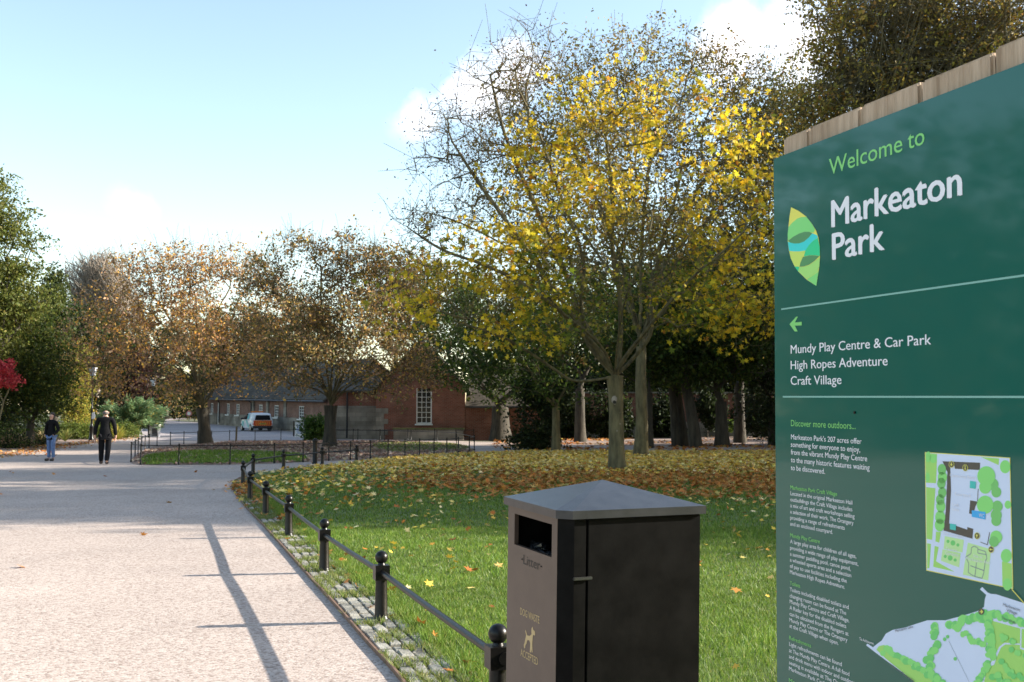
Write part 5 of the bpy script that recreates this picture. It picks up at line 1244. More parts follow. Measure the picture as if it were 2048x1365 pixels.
    # face and ears
    if not man:
        skinned("hair", [(0, .045 * k, 1.705 * k, .098 * k, .09 * k), (0, .06 * k, 1.62 * k, .11 * k, .08 * k), (0, .055 * k, 1.53 * k, .085 * k, .06 * k), (.09 * k, .025 * k, 1.63 * k, .045 * k), (.088 * k, .02 * k, 1.55 * k, .045 * k), (-.09 * k, .025 * k, 1.63 * k, .045 * k), (-.088 * k, .02 * k, 1.55 * k, .045 * k), (.05 * k, .0, 1.735 * k, .045 * k), (-.05 * k, .0, 1.735 * k, .045 * k)],
                [(0, 1), (1, 2), (1, 3), (3, 4), (1, 5), (5, 6), (0, 7), (0, 8)], M_hair, root, root=1)
    else:
        b = MB(); n = 16
        for iz in range(5):
            z = (1.565 + iz * .021) * k
            for q in range(n + 1):
                t = math.pi * (1.0 + q / n)   # back half
                rr = (.083 + .008 * math.sin(iz / 4 * math.pi)) * k
                b.v.append((rr * math.cos(t), hy + .004 * k + rr * 1.16 * math.sin(t), z))
        for iz in range(4):
            for q in range(n): b.f.append([iz * (n + 1) + q, iz * (n + 1) + q + 1, (iz + 1) * (n + 1) + q + 1, (iz + 1) * (n + 1) + q]); b.m.append(0)
        o = b.build("hair", M_grey_hair, root, smooth=True); sm = o.modifiers.new("thick", 'SOLIDIFY'); sm.thickness = .012 * k
    for s_ in (-1, 1):
        b = MB(); b.tube([(s_ * .076 * k, hy, hz - .03 * k), (s_ * .090 * k, hy + .012 * k * -f, hz), (s_ * .080 * k, hy, hz + .03 * k)], [.008 * k, .014 * k, .009 * k], 8); b.build("ear", M_skin, root, smooth=True)
    fy = hy + f * .088 * k
    b = MB(); b.tube([(0, fy - f * .01 * k, hz + .035 * k), (0, fy + f * .018 * k, hz - .01 * k), (0, fy - f * .004 * k, hz - .02 * k)], [.009 * k, .014 * k, .01 * k], 8); b.build("nose", M_skin, root, smooth=True)
    b = MB(); b.box((0, fy - f * .004 * k, hz - .045 * k), (.045 * k, .012 * k, .010 * k)); b.build("mouth", mat("lips", (.34, .12, .10), .5), root, bevel=.003)
    for s_ in (-1, 1):
        b = MB(); b.lathe([(.003, -.008), (.009, -.004), (.010, 0), (.009, .004), (.003, .008)], 8, c=(s_ * .031 * k, fy - f * .012 * k, hz + .022 * k)); b.build("eye", M_hair, root, smooth=True)
    # hands: palm, four fingers and a thumb (the woman's are inside her pockets)
    if man:
        for w in (10, 14):
            x, y, z = J[w][:3]; s_ = 1 if x > 0 else -1
            ch = [(x, y, z + .01 * k, .026 * k, .018 * k), (x, y + .005 * k, z - .05 * k, .030 * k, .016 * k)]; ed = [(0, 1)]
            for q in range(4):
                i = len(ch); yy = y + (-.03 + q * .02) * k; L_ = (.062, .074, .07, .055)[q] * k
                ch += [(x, yy, z - .075 * k, .009 * k), (x - s_ * .012 * k, yy, z - .075 * k - L_ * .55, .0085 * k), (x - s_ * .035 * k, yy, z - .075 * k - L_ * .85, .007 * k)]; ed += [(1, i), (i, i + 1), (i + 1, i + 2)]
            i = len(ch); ch += [(x - s_ * .012 * k, y + f * .035 * k, z - .035 * k, .011 * k), (x - s_ * .02 * k, y + f * .05 * k, z - .075 * k, .009 * k)]; ed += [(0, i), (i, i + 1)]
            skinned("hand", ch, ed, M_skin, root)
    return root
wm = person(gp(101.5, 922.5), "woman in a black jacket and blue jeans walking towards the camera, hands in pockets", 1.66, False); wm.rotation_euler.z = math.radians(-16)
mn = person(gp(209, 929.5), "balding man in black jacket and black trousers walking away up the path", 1.78, True); mn.rotation_euler.z = math.radians(14)
# ---------------------------------------------------------------- litter bin
BX, BY, BYAW, BTX, BTY, BA, BB, CH1, CH2, APX = 0.1806, 4.5273, 0.4165, 0.033, 0.0139, 0.6906, 0.5823, 0.0498, 0.0529, 0.1272
ZR = 1.22; IN = .0165
bin_root = empty("park_litter_bin", (BX, BY, 0), "big black litter bin with hipped lid and dog waste sticker beside the lawn", "bin")
Rb = Matrix.Rotation(BTY, 4, 'Y') @ Matrix.Rotation(BTX, 4, 'X') @ Matrix.Rotation(BYAW, 4, 'Z')
bin_root.matrix_world = Matrix.Translation((BX, BY, 0)) @ Rb
Bi = np.array((Matrix.Translation((BX, BY, 0)) @ Rb).inverted())
M_binfront = mat("bin_black_path_reflection", (.085, .058, .043), .38, .12, 9, .04, spec=.45, bscale=200)  # brown paints the path's reflection into the black front
M_binside = mat("bin_paint_black", (.003, .003, .003), .45, .3, 7, .04, spec=.07, c2=(.006, .0058, .0055), bscale=200)
M_binlid = mat("bin_lid_paint", (.028, .029, .032), .30, .3, 14, .08, spec=.6, bscale=260)
M_gold = mat("gold_sticker", (.50, .36, .17), .5, .08)
def bin_local(px, py, axis, val):
    d = Bi[:3, :3] @ ray(px, py); o = Bi[:3, :3] @ np.array([0, 0, EYE]) + Bi[:3, 3]
    return o + d * (val - o[axis]) / d[axis]
x0, y0, x1, y1 = IN, IN, BA - IN, BB - IN
FX = x0                                     # the face with the slot looks along local -x
slot = [bin_local(1000 + u / 3.739, 1000 + v / 3.739, 0, FX) for u, v in ((112, 102), (389, 186), (383, 436), (107, 326))]
sy0, sy1 = min(p[1] for p in slot), max(p[1] for p in slot); sz0, sz1 = np.mean([slot[2][2], slot[3][2]]), np.mean([slot[0][2], slot[1][2]])
yc = y0 + CH1
b = MB(); t = .02
for (ya, yb, za, zb) in ((yc, sy0, -.1, ZR), (sy1, y1, -.1, ZR), (sy0, sy1, -.1, sz0), (sy0, sy1, sz1, ZR)):
    b.box((FX + t / 2, (ya + yb) / 2, (za + zb) / 2), (t, yb - ya, zb - za))
front = b.build("front_panel", M_binfront, bin_root)
b = MB(); b.box((FX + .16, (sy0 + sy1) / 2, sz0 - .05), (.26, sy1 - sy0 + .05, .02)); b.box((FX + .29, (sy0 + sy1) / 2, (sz0 + sz1) / 2), (.02, sy1 - sy0 + .1, sz1 - sz0 + .08)); b.build("inner_chute", M_binside, bin_root)
g = np.random.default_rng(5)
b = MB()
for k in range(5):
    c = Vector((FX + .06 + .08 * g.random(), sy0 + (sy1 - sy0) * g.uniform(.4, .9), sz0 - .03 + .03 * g.random()))
    pts = [c + Vector((g.normal(0, .04), g.normal(0, .05), g.normal(0, .02))) for _ in range(6)]
    b.tube(pts, [.004 + .012 * g.random() for _ in pts], 6)
o = b.build("black_bag", mat("bin_bag", (.02, .02, .022), .25, .3), bin_root, smooth=True)
# corner chamfer, right hand door, back
xc = x0 + CH2
b = MB(); b.prism([(x0 + .001, yc - .001, -.1), (xc, y0 + .001, -.1), (xc, y0 + .03, -.1), (x0 + .021, yc - .001, -.1)], (0, 0, ZR + .1))
b.box(((xc + xc + .055) / 2, y0 + .0125, (ZR - .1) / 2), (.054, .02, ZR + .1)); b.build("corner_post", M_binside, bin_root)
dx0 = xc + .063
b = MB(); b.box(((dx0 + x1) / 2, y0 + .012, (ZR - .003 - .05) / 2), (x1 - dx0, .022, ZR - .003 + .05)); b.build("door", M_binside, bin_root, bevel=.003)
b = MB(); b.box(((dx0 + x1) / 2 - .02, y0 + .06, (ZR - .1) / 2), (x1 - dx0 - .005, .05, ZR + .098)); b.box((x1 - .01, (y0 + y1) / 2 + .02, (ZR - .1) / 2), (.02, y1 - y0 - .07, ZR + .1)); b.box(((x0 + x1) / 2, y1 - .01, (ZR - .1) / 2), (x1 - x0 - .07, .02, ZR + .1)); b.build("carcass", M_binside, bin_root)
hp_ = bin_local(1000 + 615 / 3.739, 1000 + 588 / 3.739, 1, y0)
b = MB(); b.box((hp_[0], y0 - .004, hp_[2]), (.085, .012, .012)); b.build("latch", mat("steel_latch", (.10, .10, .10), .35, .1, metal=.8), bin_root, bevel=.002)
# hipped lid with a chamfered corner
b = MB(); rim = [(0, CH1), (CH2, 0), (BA, 0), (BA, BB), (0, BB)]; hh = .034
V = [(x, y, ZR) for x, y in rim] + [(x, y, ZR + hh) for x, y in rim] + [(BA / 2, BB / 2, ZR + APX)]
b.add(V, [(4, 3, 2, 1, 0)] + [(i, (i + 1) % 5, 5 + (i + 1) % 5, 5 + i) for i in range(5)] + [(5 + i, 5 + (i + 1) % 5, 10) for i in range(5)]); b.build("lid", M_binlid, bin_root)

# ---------------------------------------------------------------- lettering
def text_mesh(body, weight=0.0, spacing=1.0):
    cu = bpy.data.curves.new("txt", 'FONT'); cu.body = body; cu.size = 1.0; cu.offset = weight; cu.space_character = spacing; cu.resolution_u = 3
    o = bpy.data.objects.new("txt", cu); col.objects.link(o); bpy.context.view_layer.update()
    me = bpy.data.meshes.new_from_object(o.evaluated_get(bpy.context.evaluated_depsgraph_get()))
    bpy.data.objects.remove(o)
    n = len(me.vertices); v = np.zeros(n * 3, np.float32); me.vertices.foreach_get("co", v); v = v.reshape(-1, 3)
    fs = [tuple(p.vertices) for p in me.polygons]; bpy.data.meshes.remove(me)
    return v, fs
CAP = 0.729
CAPH = float(text_mesh("H")[0][:, 1].max())
def add_text(b, body, left, right, base, cap, place, weight=0.0, mi=0, step=.00012):
    """letters between two plane coordinates, on a baseline, with a given capital height; place(s,t,dl) -> 3D.
    bold strokes are overlaid copies shifted sideways, each a hair proud of the last"""
    v, fs = text_mesh(body, 0.0); w = v[:, 0].max() - v[:, 0].min()
    k = 1 if weight == 0 else (3 if weight > .02 else 2)
    bold = weight * 2 * cap / CAPH
    for i in range(k):
        dx = 0 if k == 1 else bold * i / (k - 1); dz = 0 if k < 3 else (0, 1, -1)[i] * bold * .25
        s = left + dx + (v[:, 0] - v[:, 0].min()) * (right - left - bold) / w; t = base + dz + v[:, 1] * cap / CAPH
        b.add([place(a, c, i * step) for a, c in zip(s, t)], fs, mi)

# writing and dog on the bin front
def bp(u, v): return bin_local(1000 + u / 3.739, 1000 + v / 3.739, 0, FX)
bplace = lambda lift: (lambda s, t, dl=0: (FX - lift - dl, -s, t))
lt0, lt1 = bp(175, 482), bp(300, 525)
b = MB(); add_text(b, "Litter", -lt0[1], -lt1[1], (lt0[2] + lt1[2]) / 2, .040, bplace(.0012), 0)
for u, v in ((166, 440), (309, 494)):
    c = bp(u, v); b.box((FX - .002, c[1], (lt0[2] + lt1[2]) / 2 + .018), (.003, .006, .006))
b.build("litter_lettering", mat("punched_black", (.006, .006, .006), .5), front)
b = MB()
d0, d1 = bp(152, 853), bp(296, 931); add_text(b, "DOG WASTE", -d0[1], -d1[1], (d0[2] + d1[2]) / 2, .030, bplace(.001), .012)
a0, a1 = bp(155, 1160), bp(285, 1245); add_text(b, "ACCEPTED", -a0[1], -a1[1], (a0[2] + a1[2]) / 2, .031, bplace(.001), .012)
dog = [(193, 971), (190, 985), (197, 1012), (192, 1035), (185, 1070), (179, 1085), (181, 1105), (184, 1112), (190, 1108), (190, 1092), (200, 1075), (206, 1050), (220, 1050), (228, 1072), (226, 1110), (224, 1138), (232, 1143), (236, 1120), (240, 1144), (245, 1140), (243, 1080), (246, 1030), (250, 1010), (262, 1016), (264, 1000), (262, 984), (250, 972), (246, 950), (238, 958), (236, 980), (238, 1005), (225, 1018), (206, 1014)]
dc = bp(220, 1050)
dd_ = [bp(u, v) for u, v in dog]
b.poly([(FX - .001, p[1], p[2]) for p in dd_]); b.build("dog_waste_sticker", M_gold, front)

# ---------------------------------------------------------------- welcome sign
Z0 = 3.2
u_ = -ray(313, 793); u_ /= np.linalg.norm(u_)
m_ = np.cross(ray(1546, 318), ray(1553, 1365)); v_ = np.cross(m_, u_); v_ /= np.linalg.norm(v_)
if v_[2] < 0: v_ = -v_
n_ = np.cross(u_, v_); n_ /= np.linalg.norm(n_)
if np.dot(n_, ray(1800, 700)) > 0: n_ = -n_            # towards the viewer
P0 = np.array([0, 0, EYE]) + ray(1546, 318) * Z0 / ray(1546, 318)[1]
def sp(px, py):
    d = ray(px, py); k = np.dot(P0 - np.array([0, 0, EYE]), n_) / np.dot(d, n_)
    q = np.array([0, 0, EYE]) + d * k - P0
    return float(np.dot(q, u_)), float(np.dot(q, v_))
tb = -P0[2] / v_[2]                                     # panel coordinate t at the ground
org_ = P0 + v_ * tb
# local axes: x along the board to the right, y into the board (away from the viewer), z up
Ms = Matrix(((u_[0], -n_[0], v_[0], org_[0]), (u_[1], -n_[1], v_[1], org_[1]), (u_[2], -n_[2], v_[2], org_[2]), (0, 0, 0, 1)))
sign = empty("welcome_sign", tuple(org_), "tall glossy dark green park welcome sign with white lettering on upright timber sleepers", "sign")
sign.matrix_world = Ms
SW = 1.34; ST_ = -tb                                   # panel width and top above ground
M_panel, nt, N, L, bs = new_mat("green_sign_panel")
bs.inputs["Base Color"].default_value = (.0045, .102, .075, 1); bs.inputs["Roughness"].default_value = .4; bs.inputs["Specular IOR Level"].default_value = .1
bs.inputs["Coat Weight"].default_value = .75; bs.inputs["Coat Roughness"].default_value = .05; bs.inputs["Coat IOR"].default_value = 1.5
b = MB(); b.box((SW / 2, .0125, (ST_ + .12) / 2), (SW, .025, ST_ - .12)); panel = b.build("panel", M_panel, sign, bevel=.003)
def loc(px, py):
    s, t = sp(px, py); return s, t + ST_
# upright timbers behind, taller than the panel
M_wood = mat("weathered_oak", (.40, .275, .17), .85, .22, 5, .5, c2=(.50, .375, .26), stretch=(6, 6, .45), bscale=30)
def loc_behind(px, py, back=.026):
    """board coordinates on the plane of the timbers' front faces"""
    d = ray(px, py); o_ = P0 - n_ * back - np.array([0, 0, EYE]); k = np.dot(o_, n_) / np.dot(d, n_); q = d * k - o_
    return float(np.dot(q, u_)), float(np.dot(q, v_)) + ST_
tx = [loc_behind(1565, 300)[0], loc_behind(1617, 270)[0], loc_behind(1720, 230)[0], loc_behind(1840, 185)[0], loc_behind(1986, 115)[0], 1.19, 1.36]
for i in range(len(tx) - 1):
    w = tx[i + 1] - tx[i] - .004; hgt = loc_behind(1565, 277)[1] + (.0, .001, .002, .001, .008, .0)[i]
    b = MB(); b.box((tx[i] + w / 2 + .002, .026 + .06, (hgt - .3) / 2), (w, .12, hgt + .3)); o = b.build("timber_sleeper", M_wood, sign, bevel=.007)
M_tw = mat("white_vinyl", (.80, .80, .82), .4, .02); M_tg = mat("lime_vinyl", (.22, .62, .16), .4, .02); M_rule = mat("pale_green_rule", (.22, .45, .38), .5, .02)
splace = lambda lift: (lambda s, t, dl=0: (s, -lift - dl, t))
def line(b, body, left, right, cap_px, weight=0.0, mi=0):
    """left=(px,py) baseline start, right=(px,py) baseline end"""
    a = loc(*left); c = loc(*right); cap = loc(left[0], left[1] - cap_px)[1] - a[1]
    add_text(b, body, a[0], c[0], a[1], cap, splace(.0008), weight, mi)
for word, x0_, x1_ in (("Welcome", 1658.5, 1805.5), ("to", 1816.5, 1850)):
    b = MB(); y0_ = loc(1658.5, 351)[1]
    add_text(b, word, loc(x0_, 340)[0], loc(x1_, 310)[0], y0_, loc(1658.5, 319)[1] - y0_, splace(.0008), .006); b.build("welcome_lettering", M_tg, panel)
b = MB(); line(b, "Markeaton", (1663, 455), (1925.4, 390), 52, .03); line(b, "Park", (1664.5, 520), (1770.3, 500), 51, .03); b.build("heading_lettering", M_tw, panel)
b = MB()
for (l, r) in (((1563, 619), (2040, 553)), ((1566, 794), (2044, 793))):
    a, c = loc(*l), loc(*r); c = (1.27, a[1]); h = .0022
    b.poly([(a[0], -.0008, a[1] - h), (c[0], -.0008, c[1] - h), (c[0], -.0008, c[1] + h), (a[0], -.0008, a[1] + h)])
b.build("rule_lines", M_rule, panel)
b = MB(); zz = lambda u, v: (1540 + u / 3.4134, 560 + v / 3.4134)
def flat(b, pts, mi=0, lift=.0008): b.poly([(lambda q: (q[0], -lift, q[1]))(loc(*p)) for p in pts], mi)
flat(b, [zz(*p) for p in ((135, 303), (180, 253), (192, 251), (172, 292), (218, 287), (218, 312), (171, 313), (191, 353), (170, 353))]); b.build("arrow", M_tg, panel)
b = MB()
line(b, "Mundy Play Centre & Car Park", (1581.9, 707.9), (1863.1, 689.3), 17, .012); line(b, "High Ropes Adventure", (1581.9, 739.3), (1776, 731), 17, .012); line(b, "Craft Village", (1581.9, 770.3), (1683.6, 768.3), 17, .012)
b.build("destination_lettering", M_tw, panel)
Wt, Gt = MB(), MB()
line(Gt, "Discover more outdoors...", (1582.5, 852.6), (1712, 856), 12.3, .004); Gt.build("subheading_lettering", M_tg, panel)
body = [("Markeaton Park's 207 acres offer", 1582.5, 879, 1723.7, 10), ("something for everyone to enjoy,", 1582.3, 894, 1720.8, 10), ("from the vibrant Mundy Play Centre", 1582.3, 909.3, 1734.8, 10), ("to the many historic features waiting", 1582.3, 924.7, 1739.8, 10), ("to be discovered.", 1582.2, 940.4, 1650.4, 10),
 ("Located in the original Markeaton Hall", 1581.5, 990.6, 1705.2, 7.6), ("outbuildings the Craft Village includes", 1581.4, 1002.8, 1705, 7.6), ("a mix of art and craft workshops selling", 1581.3, 1014.8, 1709.6, 7.6), ("a selection of their work, The Orangery", 1581.2, 1027, 1707.5, 7.6), ("providing a range of refreshments", 1581.1, 1039, 1689.8, 7.6), ("and an enclosed courtyard.", 1581, 1051.2, 1666, 7.6),
 ("A large play area for children of all ages,", 1580.9, 1086.6, 1713, 7.6), ("providing a wide range of play equipment,", 1580.8, 1099.2, 1717, 7.6), ("a summer paddling pool, canoe pond,", 1580.7, 1111.5, 1701.7, 7.6), ("a wheeled sports area and a selection", 1580.6, 1123.4, 1702.8, 7.6), ("of pay to use facilities including the", 1580.5, 1135.6, 1694, 7.6), ("Markeaton High Ropes Adventure.", 1580.4, 1147.6, 1690, 7.6),
 ("Toilets including disabled toilets and", 1580.2, 1182.6, 1697.7, 7.6), ("changing room can be found at The", 1580.1, 1194.9, 1692.6, 7.6), ("Mundy Play Centre and Craft Village.", 1580, 1206.7, 1698.7, 7.6), ("A Radar key for the disabled toilets", 1579.9, 1219, 1692.6, 7.6), ("can be obtained from the Rangers at", 1579.8, 1231.4, 1697.3, 7.6), ("Mundy Play Centre or The Orangery", 1579.7, 1243.4, 1695, 7.6), ("at the Craft Village when open.", 1579.6, 1255, 1677.2, 7.6),
 ("Light refreshments can be found", 1579, 1291.6, 1683.7, 7.6), ("at The Mundy Play Centre. A full food", 1578.9, 1304.2, 1699, 7.6), ("and drink menu with indoor and outdoor", 1578.8, 1316.2, 1710.3, 7.6), ("seating is available at The Orangery", 1578.7, 1328.4, 1702, 7.6), ("Markeaton Park Craft Village.", 1578.6, 1340.6, 1679, 7.6)]
for i0, i1 in ((0, 5), (5, 11), (11, 17), (17, 24), (24, 29)):
    Wt = MB()
    for s_, lx_, ly_, rx_, cp in body[i0:i1]: line(Wt, s_, (lx_, ly_), (rx_, ly_), cp, .012)
    Wt.build("paragraph_lettering", M_tw, panel)
for s_, lx_, ly_, rx_ in (("Markeaton Park Craft Village", 1581.5, 978.7, 1674.8), ("Mundy Play Centre", 1581, 1074.3, 1640), ("Toilets", 1580.3, 1170, 1600.6), ("Refreshments", 1579.2, 1279.2, 1622.7), ("More", 1578.4, 1364, 1600)): Gt = MB(); line(Gt, s_, (lx_, ly_), (rx_, ly_), 7.6, .012); Gt.build("subheading_lettering", M_tg, panel)
# leaf emblem
LC = [mat("emblem_" + n_, c, .4, .02) for n_, c in (("yellow", (.78, .74, .10)), ("green", (.22, .70, .18)), ("dark_green", (.075, .27, .085)), ("cyan", (.03, .66, .62)), ("emerald", (.015, .62, .24)), ("lime", (.38, .74, .17)), ("yellow_green", (.60, .76, .12)))]
lz = lambda u, v: (1560 + u / 7.18, 400 + v / 7.18)
b = MB(); em = lambda pts, mi, lf: flat(b, [lz(*p) for p in pts], mi, lf)
em([(163, 108), (270, 160), (380, 240), (460, 340), (520, 440), (555, 540), (575, 680), (578, 830), (560, 1020), (525, 1238), (390, 1150), (265, 1030), (210, 950), (160, 840), (132, 730), (115, 600), (115, 500), (125, 390), (140, 240)], 0, .0008)
em([(125, 395), (180, 330), (250, 272), (310, 250), (385, 246), (460, 340), (508, 425), (485, 475), (430, 462), (360, 460), (280, 485), (200, 530), (120, 585), (114, 500)], 1, .0011)
em([(120, 590), (200, 530), (280, 485), (360, 460), (430, 462), (468, 480), (420, 540), (350, 600), (280, 626), (210, 630), (150, 615)], 2, .0013)
em([(116, 602), (150, 615), (210, 630), (280, 626), (350, 600), (420, 540), (468, 482), (541, 512), (548, 545), (480, 590), (420, 650), (370, 730), (280, 742), (200, 742), (137, 735)], 3, .0011)
em([(549, 548), (575, 680), (577, 808), (500, 798), (430, 798), (345, 815), (370, 730), (420, 650), (480, 592)], 4, .0012)
em([(137, 742), (200, 746), (280, 746), (362, 734), (335, 815), (300, 900), (285, 955), (213, 955), (160, 840)], 6, .0011)
em([(335, 822), (430, 800), (500, 800), (572, 810), (500, 880), (420, 935), (340, 960), (286, 962), (300, 900)], 2, .0013)
em([(213, 957), (284, 962), (265, 1030)], 4, .0012)
em([(288, 966), (340, 964), (420, 940), (500, 885), (577, 825), (570, 960), (540, 1040), (470, 1090), (380, 1135), (267, 1030)], 5, .0011)
em([(385, 1140), (470, 1093), (545, 1040), (562, 1010), (525, 1238)], 1, .0011)
b.build("leaf_emblem", LC, panel)
# small scuffs and a screw on the panel
b = MB(); c = loc(1710.5, 825.5); b.tube([(c[0], -.0005, c[1]), (c[0], -.004, c[1])], .0035, 10); b.build("screw", M_iron, panel)
# inset map
IM = [mat("map_" + n_, c, .45, .02) for n_, c in (("yellow", (.75, .72, .12)), ("pale_blue", (.62, .70, .86)), ("lime", (.36, .68, .15)), ("tree_green", (.25, .70, .18)), ("dark_brown", (.085, .075, .058)), ("pale_lime", (.52, .78, .34)), ("teal", (.06, .52, .45)), ("blue", (.05, .40, .78)), ("grey_line", (.22, .27, .30)), ("mid_green", (.16, .60, .16)), ("shade_green", (.19, .55, .15)))]
iz = lambda u, v: (1820 + u / 4.548, 890 + v / 4.548)
b = MB(); ip = lambda pts, mi, lf: flat(b, [iz(*p) for p in pts], mi, lf)
def disc(b, zf, u, v, ru, rv, mi, lf, n=20): flat(b, [zf(u + ru * math.cos(2 * math.pi * k / n), v + rv * math.sin(2 * math.pi * k / n)) for k in range(n)], mi, lf)
ip([(138, 66), (914, 117), (942, 1314), (151, 1144)], 0, .0008)
ip([(144, 73), (908, 123), (935, 1305), (157, 1138)], 1, .0010)
ip([(145, 76), (250, 84), (245, 250), (240, 350), (150, 345)], 2, .0012); ip([(151, 385), (235, 395), (205, 865), (156, 855)], 2, .0012); ip([(160, 895), (195, 903), (180, 1120), (161, 1125)], 2, .0012)
ip([(650, 112), (815, 125), (810, 185)], 2, .0012); ip([(240, 790), (285, 795), (270, 890), (235, 880)], 2, .0012); ip([(228, 920), (265, 930), (240, 1060), (410, 1155), (215, 1110)], 2, .0012)
ip([(840, 1060), (928, 1080), (934, 1300), (845, 1285)], 2, .0012)
ip([(320, 830), (495, 865), (480, 980), (310, 945)], 5, .0012); ip([(300, 950), (465, 985), (450, 1115), (285, 1055)], 5, .0012); ip([(530, 890), (740, 950), (715, 1235), (485, 1180)], 5, .0012)
for u, v in ((395, 893), (370, 1030)): disc(b, iz, u, v, 22, 24, 9, .0014); disc(b, iz, u - 45, v - 14, 14, 15, 9, .0014); disc(b, iz, u + 45, v + 18, 14, 15, 9, .0014)
ip([(300, 150), (642, 163), (640, 230), (412, 218), (410, 190), (370, 190), (378, 420), (360, 715), (525, 772), (525, 748), (580, 765), (572, 855), (310, 780), (330, 600), (345, 250)], 4, .0014)
ip([(552, 505), (622, 518), (600, 560), (580, 635), (542, 625)], 4, .0014); ip([(622, 400), (628, 400), (622, 515), (616, 515)], 4, .0014); ip([(726, 795), (732, 797), (712, 914), (645, 888), (646, 882), (706, 904)], 4, .0014)
for u, v, r in ((170, 110, 40), (215, 125, 34), (165, 295, 36), (870, 200, 48), (895, 545, 30), (880, 1010, 50), (890, 1270, 45)): disc(b, iz, min(u, 905 - r + 30), v, min(r, 900 - u + 30) if u > 800 else min(r, u - 146), r * 1.25, 3, .0013)
for u, v, r in ((295, 225, 38), (300, 295, 42), (290, 350, 38), (298, 435, 38), (280, 500, 38), (285, 560, 42), (280, 660, 46), (275, 730, 44)): disc(b, iz, u, v, r, r * 1.35, 3 if r > 38 else 10, .0016)
for k_, (u, v, r) in enumerate(((790, 430, 45), (760, 360, 50), (800, 560, 48), (690, 385, 55), (790, 640, 50), (790, 690, 45), (700, 285, 82), (690, 545, 75), (790, 840, 55), (770, 880, 45))): disc(b, iz, u, v, r, r * 1.1, 3 if r > 50 else 10, .0016 + .00005 * k_)
ip([(553, 328), (606, 336), (603, 402), (550, 393)], 6, .0022); ip([(370, 716), (426, 725), (424, 780), (370, 768)], 6, .0022); ip([(570, 595), (694, 612), (692, 680), (568, 655)], 7, .0022)
for u, v in ((385, 178), (510, 210), (617, 828), (745, 952)): disc(b, iz, u, v, 25, 31, 0, .0023); disc(b, iz, u, v, 21, 27, 4, .0024)
for u, v, k_ in ((385, 178, 3), (617, 828, 1), (745, 952, 2)):
    A_ = [(0, -17), (12, 0), (4, 0), (4, 16), (-4, 16), (-4, 0), (-12, 0)]; t = {1: 0, 3: math.pi, 2: -math.pi / 2}[k_]
    ip([(u + x * math.cos(t) - y * math.sin(t), v + x * math.sin(t) + y * math.cos(t)) for x, y in A_], 0, .0026)
ip([(506, 205), (515, 205), (515, 227), (506, 227)], 0, .0026); disc(b, iz, 510, 194, 5, 6, 0, .0026)
def stroke(b, zf, pts, w, mi, lf):
    P = [np.array(loc(*zf(*p))) for p in pts]
    for p, q in zip(P[:-1], P[1:]):
        d = q - p; d = d / (np.linalg.norm(d) + 1e-9); nn = np.array([-d[1], d[0]]) * w
        b.poly([(p[0] + nn[0], -lf, p[1] + nn[1]), (q[0] + nn[0], -lf, q[1] + nn[1]), (q[0] - nn[0], -lf, q[1] - nn[1]), (p[0] - nn[0], -lf, p[1] - nn[1])], mi)
for pl in ([(565, 935), (590, 922), (622, 938), (622, 985), (700, 1000), (705, 1030), (690, 1060), (675, 1170), (660, 1215), (600, 1200), (560, 1180), (535, 1160), (540, 1080), (512, 1020), (560, 990), (565, 935)], [(625, 950), (690, 970), (700, 1000)], [(555, 1100), (680, 1145)], [(610, 1070), (595, 1200)]): stroke(b, iz, pl, .0009, 8, .0016)
imap = b.build("inset_map", IM, panel)
b = MB()
def small(b, body, l, r, cap, zf, par=None):
    b = MB()
    a = loc(*zf(*l)); c = loc(*zf(*r)); cp = loc(zf(*l)[0], zf(*l)[1] - cap)[1] - a[1]; add_text(b, body, a[0], c[0], a[1], cp, splace(.0027), .008)
    return b.build("map_lettering", M_tw, par)
small(b, "Community Room", (372, 288), (606, 300), 6.5, iz, imap); small(b, "Courtyard", (418, 458), (560, 465), 6.5, iz, imap); small(b, "Craft", (392, 555), (455, 560), 6.5, iz, imap); small(b, "Units", (392, 595), (455, 600), 6.5, iz, imap); small(b, "The Orangery", (310, 815), (490, 845), 6.5, iz, imap)
small(b, "Terrace", (335, 955), (435, 970), 6, iz, imap); small(b, "Gardens", (330, 995), (450, 1008), 6, iz, imap); small(b, "Site of", (585, 1020), (670, 1035), 6, iz, imap); small(b, "Markeaton Hall", (520, 1045), (735, 1085), 6, iz, imap); small(b, "WC", (636, 655), (685, 662), 7, iz, imap)
# large park map running off the bottom of the view
zm = lambda u, v: (1700 + u / 5.807, 1130 + v / 5.807)
b = MB(); mp = lambda pts, mi, lf: flat(b, [zm(*p) for p in pts], mi, lf)
lim = [(190, 935), (205, 915), (270, 958), (310, 925), (370, 880), (420, 800), (500, 755), (640, 730), (760, 690), (900, 645), (1110, 645), (1300, 595), (1480, 540), (1560, 490), (1570, 400), (1585, 350), (1513, 285), (1540, 258), (1600, 320), (1640, 338), (1700, 342), (2100, 470), (2500, 620), (2500, 2300), (1300, 1900), (770, 1365), (460, 1140), (300, 1020)]
mp(lim, 1, .0008)
mp([(310, 985), (340, 945), (400, 930), (470, 990), (900, 1300), (1100, 1400), (900, 1500), (760, 1365), (420, 1090)], 2, .0010)
mp([(1620, 640), (1980, 740), (2300, 800), (2450, 1700), (1500, 1600), (1600, 1200), (1690, 1000), (1640, 800)], 2, .0010)
mp([(1690, 1050), (1740, 950), (1800, 905), (1980, 915), (1985, 930), (1810, 925), (1760, 960), (1715, 1060), (1680, 1160), (1610, 1190), (1640, 1140)], 1, .0012); mp([(1985, 730), (2000, 730), (1995, 960), (2400, 1100), (2400, 1120), (1980, 975)], 1, .0012)
g = np.random.default_rng(77); dk = 0
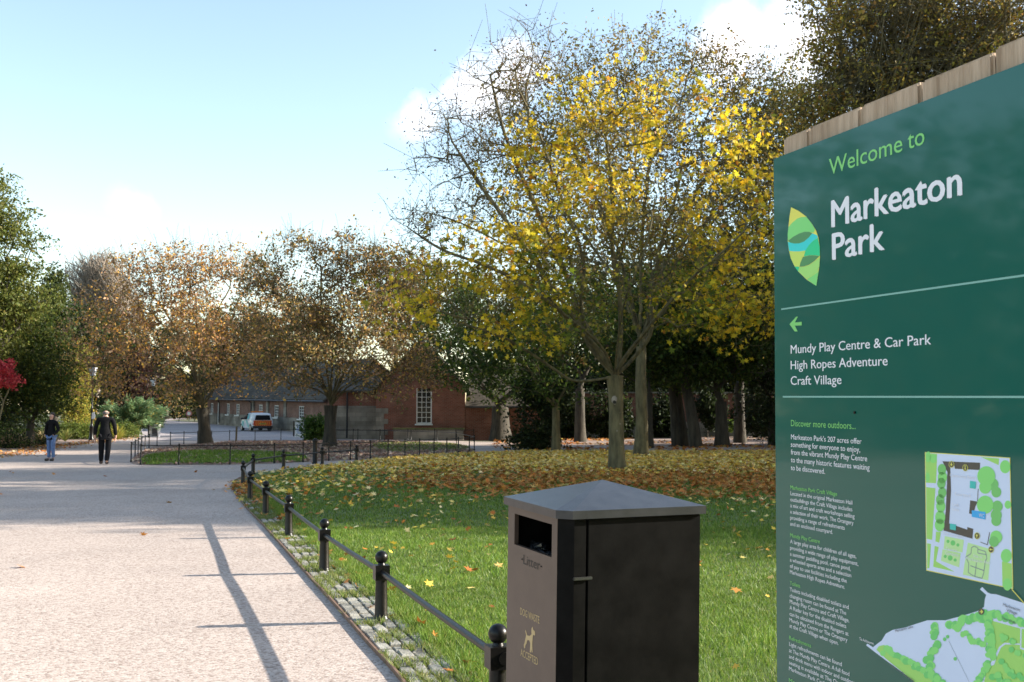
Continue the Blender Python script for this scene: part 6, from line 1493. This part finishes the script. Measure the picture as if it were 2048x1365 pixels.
def belt(pts, r, n_per=.035):
    global dk
    P = [np.array(p, float) for p in pts]
    for p, q in zip(P[:-1], P[1:]):
        k = max(2, int(np.linalg.norm(q - p) * n_per))
        for i in range(k):
            c = p + (q - p) * (i + g.random()) / k + g.normal(0, r * .35, 2); dk += 1
            disc(b, zm, c[0], c[1], r * g.uniform(.75, 1.05), r * g.uniform(.75, 1.1), 3 if g.random() < .6 else 9, .0014 + .000004 * dk, 9)
belt([(380, 985), (480, 1020), (600, 1080), (720, 1160), (860, 1230)], 40, .05); belt([(990, 690), (1000, 850)], 44, .07); belt([(1160, 690), (1250, 740), (1300, 640), (1420, 630), (1540, 590), (1600, 620)], 50, .06)
belt([(1330, 790), (1450, 880), (1580, 940)], 36, .06); belt([(1600, 620), (1640, 800), (1630, 930), (1660, 1060)], 46, .06); belt([(1030, 900), (950, 1060), (930, 1230)], 46, .06); belt([(1600, 1120), (1560, 1250), (1480, 1380)], 38, .06)
belt([(1570, 550), (1800, 600), (2050, 680), (2300, 780)], 44, .05); belt([(930, 1240), (1050, 1360), (1150, 1450)], 46, .06); belt([(1740, 1100), (1900, 1300), (2100, 1350)], 40, .02); belt([(1880, 990), (2000, 1040), (2200, 1100)], 34, .03); belt([(1660, 1280), (1850, 1380)], 44, .04); belt([(1760, 830), (1930, 900)], 34, .04)
for u, v in ((1105, 865), (1140, 835), (1228, 1092)): disc(b, zm, u, v, 20, 22, 9, .0016, 10)
disc(b, zm, 1536, 543, 34, 38, 4, .0028); mp([(1517, 540), (1540, 540), (1532, 525), (1540, 520), (1560, 545), (1540, 568), (1532, 562), (1540, 550), (1517, 550)], 0, .0030)
stroke(b, zm, [(1150, 880), (1390, 1360)], .0005, 8, .0012)
pmap = b.build("park_map", IM, panel)
b = MB(); stroke(b, zm, [(1893, 283), (2021, 428), (2200, 640)], .0011, 0, .0032); b.build("map_leader_line", IM, pmap)
small(b, "To Ashbourne", (120, 872), (285, 920), 5.5, zm, pmap)
b = MB()
def slant(b, body, p0, p1, cap, zf, lf=.0030):
    b = MB()
    a = np.array(loc(*zf(*p0))); c = np.array(loc(*zf(*p1))); d = c - a; L_ = np.linalg.norm(d); d = d / L_; nn = np.array([-d[1], d[0]])
    cp = loc(zf(*p0)[0], zf(*p0)[1] - cap)[1] - a[1]
    add_text(b, body, 0, L_, 0, cp, lambda s, t, dl=0: (a[0] + d[0] * s + nn[0] * t, -lf - dl, a[1] + d[1] * s + nn[1] * t), .006)
    b.build("road_lettering", M_ink, pmap)
M_ink = mat("grey_ink", (.12, .14, .16), .5)
slant(b, "Markeaton Lane", (540, 782), (745, 728), 5, zm); slant(b, "Ashbourne Road (A52)", (470, 1165), (755, 1365), 5, zm); slant(b, "Yew Walk", (1775, 625), (1935, 690), 5, zm); slant(b, "Markeaton", (1790, 478), (1985, 540), 6, zm); slant(b, "Village", (1830, 540), (1950, 580), 6, zm)
